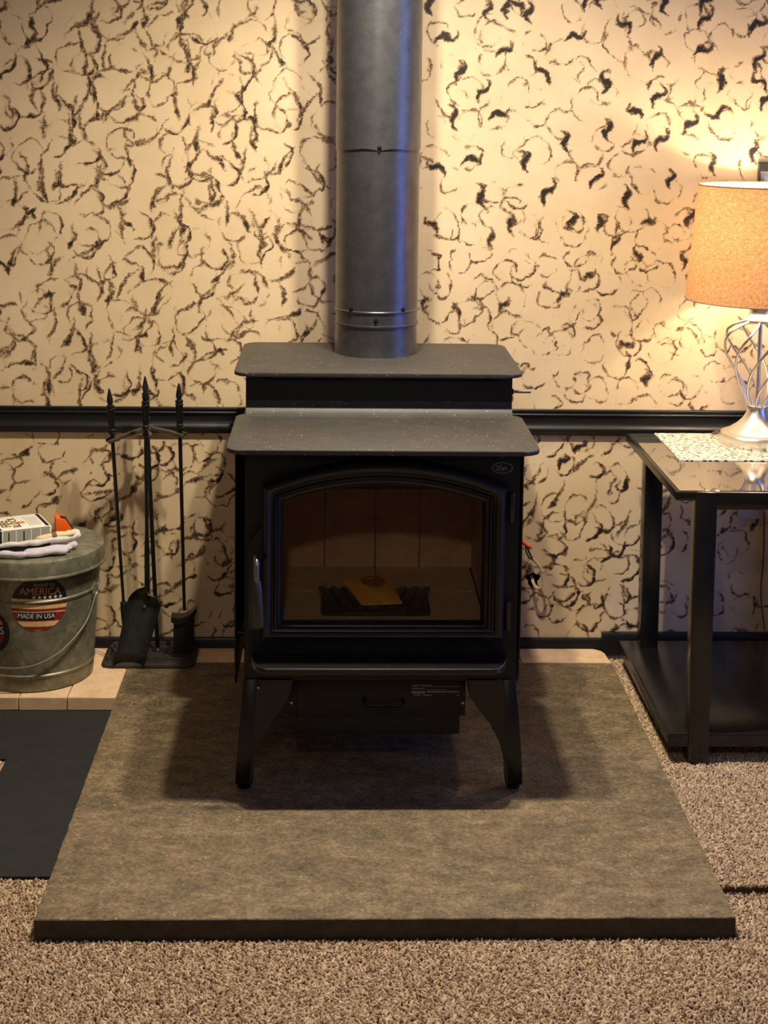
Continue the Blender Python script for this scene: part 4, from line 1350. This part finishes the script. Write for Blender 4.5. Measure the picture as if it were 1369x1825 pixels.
def wrap_pts(P2, phi0, zc, lay, rot=0.0):
    """sticker-plane points (s right, t up) wrapped on the bucket"""
    cr, sr = math.cos(rot), math.sin(rot)
    out_ = []
    for s_, t_ in P2:
        s2, t2 = s_*cr-t_*sr, s_*sr+t_*cr
        z_ = zc+t2
        r = float(np.interp(z_, [.079, .254, .321], [.1440, .1548, .160]))
        out_.append(on_bucket(phi0-math.degrees(s2/r), z_, .0006+lay*.00035))
    return out_
def strip(name, t0, t1, r, phi0, zc, lay, mat, parent, rot, s0=-9, s1=9, nx_=26, ny_=3):
    P2, fs = [], []
    for j in range(ny_+1):
        t_ = t0+(t1-t0)*j/ny_
        h = math.sqrt(max(r*r-t_*t_, 1e-8))
        a, b_ = max(-h, s0), min(h, s1)
        for i in range(nx_+1):
            P2.append((a+(b_-a)*i/nx_, t_))
    for j in range(ny_):
        for i in range(nx_):
            a = j*(nx_+1)+i
            fs.append((a, a+1, a+nx_+2, a+nx_+1))
    return put(name, wrap_pts(P2, phi0, zc, lay, rot), fs, mat, parent)
def wrapped_text(body, size, cx2, cy2, phi0, zc, mat, parent, rot, sx=1.0, lay=3):
    o = text_mesh('lettering', body, size, mat, parent, Matrix.Translation((cx2, cy2, 0)), extrude=0.0, scale=(sx, 1))
    P2 = [(v_.co.x, v_.co.y) for v_ in o.data.vertices]
    for v_, w in zip(o.data.vertices, wrap_pts(P2, phi0, zc, lay, rot)):
        v_.co = w
    o.data.update()
    return o
SP, SZc, SR, SRo = 74.5, .2560, .0665, -0.06
st = strip('flag_sticker', -SR*.998, SR*.998, SR, SP, SZc, 0, 'cream', bucket, SRo, ny_=24)
st['label'] = 'round weathered red, cream and navy flag sticker'
strip('navy_field', .0120, SR*.998, SR, SP, SZc, 1, 'navy', st, SRo, ny_=12)
for t0, t1 in ((-.0025, .0040), (-.0185, -.0125), (-.0425, -.0225), (-.0640, -.0560)):
    strip('red_stripe', t0, t1, SR, SP, SZc, 1, 'red', st, SRo)
strip('dark_bar', -.0395, -.0215, SR, SP, SZc, 2, 'navy', st, SRo, -.050, .038)
wrapped_text('AMERICA', .0250, 0, .0300, SP, SZc, 'gold', st, SRo, 0.92)
wrapped_text('INVEST IN', .0110, .008, .0460, SP, SZc, 'printgrey', st, SRo)
wrapped_text('MADE IN USA', .0165, -.006, -.0305, SP, SZc, 'white_print', st, SRo, 0.86)
for k in range(6):
    cs, ct = -.014+.0125*k, .0165
    P2 = []
    for i in range(10):
        a = math.pi/2+i*math.pi/5
        rr = .0052 if i % 2 == 0 else .0021
        P2.append((cs+rr*math.cos(a), ct+rr*math.sin(a)))
    put('star', wrap_pts(P2, SP, SZc, 3, SRo), [tuple(range(10))], 'white_print', st)
SP2, SZ2, SR2 = 122.5, .1850, .0560
s2 = strip('maker_sticker', -SR2*.998, SR2*.998, SR2, SP2, SZ2, 0, 'navy', bucket, 0, ny_=20)
strip('red_band', -.034, -.008, SR2*.75, SP2, SZ2, 1, 'red', s2, 0)
strip('tan_band', .018, .034, SR2*.80, SP2, SZ2, 1, 'gold', s2, 0)
wrapped_text('NS', .0260, .026, .003, SP2, SZ2, 'white_print', s2, 0)

LZ = .3642
# black case under the box
def rot_prism(name, cx, cy, L, D, ang, z0_, z1_, mat, parent, bevel=0.001):
    ca, sa = math.cos(ang), math.sin(ang)
    pl = [(cx+u_*ca-w_*sa, cy+u_*sa+w_*ca) for u_, w_ in ((-L/2, -D/2), (L/2, -D/2), (L/2, D/2), (-L/2, D/2))]
    return prism(name, pl, 'z', z0_, z1_, mat, parent, bevel=bevel)
BA = math.radians(25)
FRc = Vector((-0.7450, -0.2330))
ux, uy = Vector((math.cos(BA), math.sin(BA))), Vector((-math.sin(BA), math.cos(BA)))
BL, BD = 0.170, 0.120
bc = FRc-ux*(BL/2)+uy*(BD/2)
o = rot_prism('flat_case', bc.x, bc.y, BL-.004, BD-.004, BA, LZ, LZ+.0130, 'black_plastic', None)
tag(o, 'flat black case on the bucket lid under the white carton', 'case')
Z0, Z1 = LZ+.0133, .4190
carton = thing('firestarter_carton', 'white and grey printed firestarter carton lying on the bucket lid', 'carton', (bc.x, bc.y, Z0))
rot_prism('carton_body', bc.x, bc.y, BL, BD, BA, Z0, Z1, 'boxwhite', carton, 0.0008)
def panel(name, face, u0, u1, w0, w1, mat, lay=1, parent=None):
    """printed panel on the carton: u runs from the right end leftwards (negative), w is depth or height"""
    e = 0.0003*lay
    if face == 'top':
        q_ = [FRc+ux*a+uy*b_ for a, b_ in ((u0, w0), (u1, w0), (u1, w1), (u0, w1))]
        vs = [(p.x, p.y, Z1+e) for p in q_]
    else:
        q_ = [FRc+ux*a-uy*e for a in (u0, u1, u1, u0)]
        vs = [(p.x, p.y, z_) for p, z_ in zip(q_, (w0, w0, w1, w1))]
    return put(name, vs, [(0, 1, 2, 3)], mat, parent or carton)
panel('grey_panel', 'front', -0.116, -0.004, Z0+.002, Z1-.001, 'boxgrey')
panel('black_panel', 'front', -0.1695, -0.119, Z0+.001, Z1-.001, 'boxblack')
for a in (-0.104, -0.068):
    panel('text_block', 'front', a, a+.003, Z0+.004, Z1-.006, 'printblack', 2)
for a in (-0.086, -0.050, -0.028):
    panel('fold_line', 'front', a, a+.002, Z0+.003, Z1-.003, 'boxwhite', 2)
panel('edge_band', 'top', -0.012, -0.0035, 0.004, BD-.004, 'boxblack')
panel('picture_print', 'top', -0.1695, -0.118, 0.001, BD-.001, 'boxblack')
panel('flame_print', 'top', -0.150, -0.072, 0.048, 0.060, 'flame', 2)
panel('flame_print', 'top', -0.068, -0.052, 0.046, 0.064, 'flame2', 2)
panel('skin_tone_print', 'top', -0.165, -0.135, 0.070, 0.105, 'packetprint', 2)
for k in range(5):
    panel('text_line', 'top', -0.040+.005*k, -0.0385+.005*k, 0.020, BD-.024, 'printgrey')
panel('text_line', 'top', -0.046, -0.0445, 0.018, BD-.020, 'printgrey')
# big title reading away from the viewer
rotm = Matrix(((uy.x, -ux.x, 0, 0), (uy.y, -ux.y, 0, 0), (0, 0, 1, 0), (0, 0, 0, 1)))
def ctext(body, size, u_, w_, mat):
    p = FRc+ux*u_+uy*w_
    m_ = Matrix.Translation((p.x, p.y, Z1+.0008)) @ rotm
    return text_mesh('lettering', body, size, mat, carton, m_, extrude=0.0)
ctext('FIRE', .034, -0.0985, 0.056, 'printblack')
ctext('BLOCK', .027, -0.0755, 0.058, 'printblack')

# orange lighter pack
oc = Vector((-0.7390, -0.1080))
orp = thing('lighter_pack', 'small orange and black lighter pack beside the carton on the bucket lid', 'lighter pack', (oc.x, oc.y, LZ))
pl = [(-0.020, LZ), (0.020, LZ), (0.020, LZ+.014), (0.004, LZ+.040), (-0.020, LZ+.046)]
bm = bm_prism(pl, 'y', -0.024, 0.024, 0.002)
o = from_bm('pack_body', bm, 'orange', orp, 40)
mtx = Matrix.Translation((oc.x, oc.y, 0)) @ Matrix.Rotation(math.radians(14), 4, 'Z')
o.data.transform(mtx)
bm = bm_prism([(-0.008, LZ+.0435), (0.0045, LZ+.0403), (0.0205, LZ+.0145), (0.0215, LZ+.0150), (0.0055, LZ+.0412), (-0.0078, LZ+.0446)], 'y', -0.018, 0.006, 0.0005)
o = from_bm('black_band', bm, 'black_plastic', orp, 40)
o.data.transform(mtx)
o = box('black_end', 0.0195, 0.0230, -0.024, 0.024, LZ+.0005, LZ+.014, 'black_plastic', orp, 0.0008)
o.data.transform(mtx)

# work gloves: fingers and palm fused into one skin each
def fused(name, capsules, voxel, mat, parent):
    vv, ff = [], []
    for p0, p1, ra, rb, fl in capsules:
        p0, p1 = Vector(p0), Vector(p1)
        d = (p1-p0)
        pts, rad = [], []
        for k in range(13):
            t = k/12
            e = math.sqrt(max(0.0, 1-(2*t-1)**8))
            pts.append(p0+d*t+Vector((0, 0, 0.0015*math.sin(t*9+p0.x*60))))
            rad.append(max((ra+(rb-ra)*t)*e*(1+.08*math.sin(t*14+p0.y*90)), .0012))
        a, b_ = tube_data(pts, rad, 12, True, fl, len(vv))
        vv += a
        ff += b_
    me = bpy.data.meshes.new(name)
    me.from_pydata([tuple(v_) for v_ in vv], [], ff)
    tmp = bpy.data.objects.new(name+'_tmp', me)
    C.objects.link(tmp)
    md = tmp.modifiers.new('r', 'REMESH')
    md.mode = 'VOXEL'
    md.voxel_size = voxel
    ms = tmp.modifiers.new('s', 'SMOOTH')
    ms.iterations = 3
    dg = bpy.context.evaluated_depsgraph_get()
    me2 = bpy.data.meshes.new_from_object(tmp.evaluated_get(dg))
    bpy.data.objects.remove(tmp)
    me2.name = name
    zmin = min(v_.co.z for v_ in me2.vertices)
    return link_mesh(name, me2, mat, parent, 80), zmin
g1 = thing('work_glove', 'lilac-white cotton work glove lying lowest at the front of the bucket lid', 'glove', (-0.78, -0.29, LZ), 'work gloves')
fused('glove_skin', [((-0.868, -0.3180, .3735), (-0.785, -0.3200, .3735), .0085, .0095, .8), ((-0.800, -0.3200, .3735), (-0.695, -0.2820, .3735), .0100, .0105, .8),
                     ((-0.800, -0.2985, .3735), (-0.690, -0.2600, .3735), .0095, .0105, .8), ((-0.745, -0.2620, .3735), (-0.680, -0.2380, .3735), .0105, .0105, .8)], 0.0022, 'cloth2', g1)
g2 = thing('work_glove', 'white work glove with a pale leather patch in front of the carton', 'glove', (-0.75, -0.24, .385), 'work gloves')
fused('glove_skin', [((-0.860, -0.3100, .3900), (-0.775, -0.2830, .3925), .0060, .0080, .85), ((-0.795, -0.2950, .3930), (-0.695, -0.2480, .3935), .0085, .0100, .8),
                     ((-0.712, -0.2250, .3935), (-0.682, -0.2080, .3930), .0150, .0140, .72), ((-0.705, -0.2420, .3935), (-0.676, -0.2260, .3925), .0100, .0095, .8)], 0.0022, 'cloth', g2)
fused('leather_patch', [((-0.776, -0.2800, .4000), (-0.686, -0.2330, .4035), .0100, .0120, .6)], 0.0022, 'leather', g2)
pa, pb = Vector((-0.7400, -0.2612, .4015)), Vector((-0.7310, -0.2565, .4020))
tube('woven_tag', [pa, pb], [.0135, .0138], 'tagbrown', g2, 14, 0.66)

# ------------------------------------------------------------------ end table
TX0, TX1, TY0, TY1, TZ = 0.668, 1.228, -0.667, -0.082, 0.6215
FZ = 0.010
table = thing('end_table', 'black square end table with glossy glass top and low shelf', 'table', ((TX0+TX1)/2, (TY0+TY1)/2, FZ))
box('table_top', TX0, TX1, TY0+.004, TY1, TZ-.0205, TZ-.0015, 'table', table, 0.0012)
box('glass_top', TX0+.008, TX1-.008, TY0+.010, TY1-.008, TZ-.0018, TZ+.0002, 'tableglass', table, 0.0003, 1)
LW = 0.0445
for xl in (TX0+.043, TX1-.043-LW):
    for yl in (TY0-.003, TY1-.004-LW):
        box('leg', xl, xl+LW, yl, yl+LW, FZ, TZ-.0205 if yl > -.3 else TZ-.0008, 'table', table, 0.0012)
box('front_apron', TX0+.043+LW, TX1-.043-LW, TY0-.003, TY0+.020, TZ-.0385, TZ-.0008, 'table', table, 0.0010)
box('back_apron', TX0+.043+LW, TX1-.043-LW, TY1-.035, TY1-.010, TZ-.0385, TZ-.0205, 'table', table, 0.0010)
shf = box('shelf', TX0-.002, TX1+.002, TY0+.004, TY1+.004, 0.0520, 0.0800, 'table', table, 0.0012)
rimw = 0.006
for (a, b_, c, d) in ((TX0-.002, TX1+.002, TY0+.004, TY0+.004+rimw), (TX0-.002, TX0-.002+rimw, TY0+.012, TY1-.004), (TX1+.002-rimw, TX1+.002, TY0+.012, TY1-.004)):
    box('shelf_edge', a, b_, c, d, 0.0795, 0.0815, 'table', shf, 0.0006)

o = prism('slit_mat', rrect(0.738, 1.165, -0.384, -0.092, 0.001, 1), 'z', TZ+.0003, TZ+.0022, 'slitmat', None)
tag(o, 'white place mat with small dark slits under the lamp', 'place mat')

# ------------------------------------------------------------------ table lamp
LX, LY, LB = 0.9660, -0.2000, TZ+.0024
lamp = thing('table_lamp', 'lit brushed-nickel table lamp with twisted wire cage and linen shade', 'lamp', (LX, LY, LB))
lathe('base', [(0, LB), (.0880, LB), (.0890, LB+.0020), (.0885, LB+.0230), (.0860, LB+.0265), (.0760, LB+.0300), (.0740, LB+.0300), (.0640, LB+.0370), (.0480, LB+.0480), (.0340, LB+.0620), (.0260, LB+.0760), (.0225, LB+.0850), (.0225, LB+.0870), (.0250, LB+.0885), (.0250, LB+.0930), (.0215, LB+.0945), (.0, LB+.0945)], 'nickel', lamp, 56, (LX, LY), 30)
cyl('center_rod', (LX, LY, LB+.094), (LX, LY, .935), .0050, 'nickel', lamp, 12)
cz0, cz1 = LB+.0930, .9260
for k in range(8):
    pts = []
    for i in range(25):
        t = i/24
        z_ = cz0+(cz1-cz0)*t
        r = float(np.interp(t, [0, .10, .25, .45, .62, .78, .88, .95, 1.0], [.0205, .0290, .0440, .0640, .0800, .0870, .0800, .0620, .0330]))
        a = 2*math.pi*k/8+0.30+1.75*t
        pts.append((LX+r*math.cos(a), LY+r*math.sin(a), z_))
    tube('cage_wire', catmull(pts, 2), .0033, 'nickel', lamp, 8, flat=1.0)
lathe('neck', [(.0, .9220), (.0360, .9220), (.0385, .9250), (.0385, .9290), (.0350, .9320), (.0290, .9400), (.0275, .9480), (.0300, .9600), (.0350, .9720), (.0350, .9760), (.0, .9760)], 'nickel', lamp, 40, (LX, LY), 30)
cyl('bulb_socket', (LX, LY, .976), (LX, LY, 1.045), .0150, 'nickel', lamp, 16)
lathe('shade', [(.1820, .9780), (.1580, 1.2560)], 'shade', lamp, 96, (LX, LY), 60)
lathe('shade_lining', [(.1806, .9790), (.1566, 1.2550)], 'lining', lamp, 96, (LX, LY), 60)
for r, z_ in ((.1820, .9785), (.1580, 1.2555)):
    tube('shade_rim', [(LX+r*math.cos(a), LY+r*math.sin(a), z_) for a in np.linspace(0, 2*math.pi, 97)], .0018, 'shadetrim', lamp, 6)
for k in range(3):
    a = 2*math.pi*k/3+.5
    cyl('shade_spoke', (LX, LY, 1.238), (LX+.157*math.cos(a), LY+.157*math.sin(a), 1.252), .0014, 'nickel', lamp, 6)
lathe('finial', [(0, 1.232), (.006, 1.236), (.007, 1.244), (0, 1.252)], 'nickel', lamp, 14, (LX, LY))
lathe('bulb', [(.0130, 1.045), (.0140, 1.055), (.0200, 1.070), (.0240, 1.082), (.0200, 1.095), (0, 1.100)], 'bulb', lamp, 20, (LX, LY), 60)
tube('power_cord', catmull([(LX-.084, LY+.020, LB+.030), (LX-.094, LY+.060, LB+.010), (LX-.060, -0.085, TZ+.004), (LX+.02, -.062, TZ+.006), (LX+.05, -.050, TZ-.04), (1.050, -.022, .470), (1.047, -.006, .408), (1.0440, -.024, .404), (1.050, -.008, .380), (1.052, -.006, .28), (1.049, -.006, .18), (1.056, -.030, .090)], 6), .0022, 'tagbrown', lamp, 8)
lamp_light = point_light('lamp_bulb_light', (LX, LY, 1.145), 8.4, (1.0, 0.79, 0.53), 0.025)
lamp_light.parent = lamp
lamp_light.matrix_parent_inverse = Matrix.Translation(lamp.location).inverted()

# ------------------------------------------------------------------ small wall things
o = box('outlet_plate', 0.980, 1.048, -0.0060, -0.0006, 0.381, 0.494, 'outlet', None, 0.002)
tag(o, 'ivory electrical outlet plate low on the wall behind the end table', 'outlet plate')
pf = thing('picture_frame', 'black picture frame on the wall behind the lamp shade', 'picture frame', (1.15, -0.01, 1.18))
bm = bmesh.new()
fx0, fx1, fz0, fz1, ft = 1.000, 1.300, 1.180, 1.3050, -0.0180
iv = [(fx0+.0035, fz0+.020), (fx1-.0035, fz0+.020), (fx1-.0035, fz1-.0240), (fx0+.0035, fz1-.0240)]
ov_ = [(fx0, fz0), (fx1, fz0), (fx1, fz1), (fx0, fz1)]
vv = [(x, ft, z) for x, z in ov_+iv]+[(x, -.0006, z) for x, z in ov_]+[(x, ft+.012, z) for x, z in iv]
ff = [(k, (k+1) % 4, 4+(k+1) % 4, 4+k) for k in range(4)]+[(8+k, 8+(k+1) % 4, (k+1) % 4, k) for k in range(4)]+[(4+k, 4+(k+1) % 4, 12+(k+1) % 4, 12+k) for k in range(4)]
put('frame', vv, ff, 'trim', pf)
put('print', [(x, ft+.0115, z) for x, z in iv], [(0, 1, 2, 3)], 'picture', pf)
bm.free()

cord = thing('capped_cord', 'loose tan cord with an orange wire nut hanging from a hole in the wall', 'cord', (0.452, -0.02, 0.2))
tube('cord_loop', catmull([(0.452, .030, .216), (0.452, .004, .214), (0.450, -.020, .216), (0.455, -.030, .206), (0.463, -.034, .203), (0.470, -.035, .212), (0.4725, -.034, .232), (0.466, -.032, .256), (0.455, -.031, .270), (0.446, -.030, .280)], 6), 0.0042, 'cord', cord, 10, flat=0.75)
tube('black_wire', catmull([(0.4475, -.030, .278), (0.440, -.029, .290), (0.434, -.030, .304), (0.429, -.031, .316)], 6), 0.0024, 'cordblack', cord, 8)
tube('black_wire', catmull([(0.449, -.032, .276), (0.437, -.035, .284), (0.429, -.034, .300), (0.4265, -.032, .317)], 6), 0.0020, 'cordblack', cord, 8)
tube('wire_nut', [(0.4110, -.030, .3290), (0.4180, -.030, .3255), (0.4280, -.030, .3180), (0.4310, -.030, .3160), (0.4420, -.030, .3085), (0.4440, -.030, .3075)], [.0040, .0052, .0058, .0066, .0050, .0025], 'nut', cord, 12)

# ------------------------------------------------------------------ ceiling fixtures (out of the picture)
def fixture(name, label, x, y, bulbs):
    f = thing(name, label, 'ceiling light', (x, y, RZ1))
    lathe('canopy', [(0, RZ1-.040), (.05, RZ1-.038), (.075, RZ1-.020), (.08, RZ1-.0005), (0, RZ1-.0005)], 'nickel', f, 32, (x, y))
    for bx_, by_, bz_ in bulbs:
        tube('arm', [(x, y, RZ1-.030), (bx_, by_, RZ1-.060), (bx_, by_, bz_+.100)], .008, 'nickel', f, 10)
        lathe('reflector', [(.075, bz_+.048), (.060, bz_+.075), (.030, bz_+.108), (.012, bz_+.112)], 'nickel', f, 24, (bx_, by_))
        lathe('bulb', [(0, bz_+.040), (.02, bz_+.045), (.028, bz_+.065), (.020, bz_+.085), (.012, bz_+.105)], 'bulb', f, 18, (bx_, by_))
fixture('ceiling_fixture', 'two-bulb nickel ceiling light above the stove', 0.083, -0.825, [(-0.005, -0.825, 2.23), (0.168, -0.825, 2.23)])
fixture('ceiling_fixture', 'single nickel ceiling light in the middle of the room', -0.17, -3.8, [(-0.17, -3.8, 2.23)])
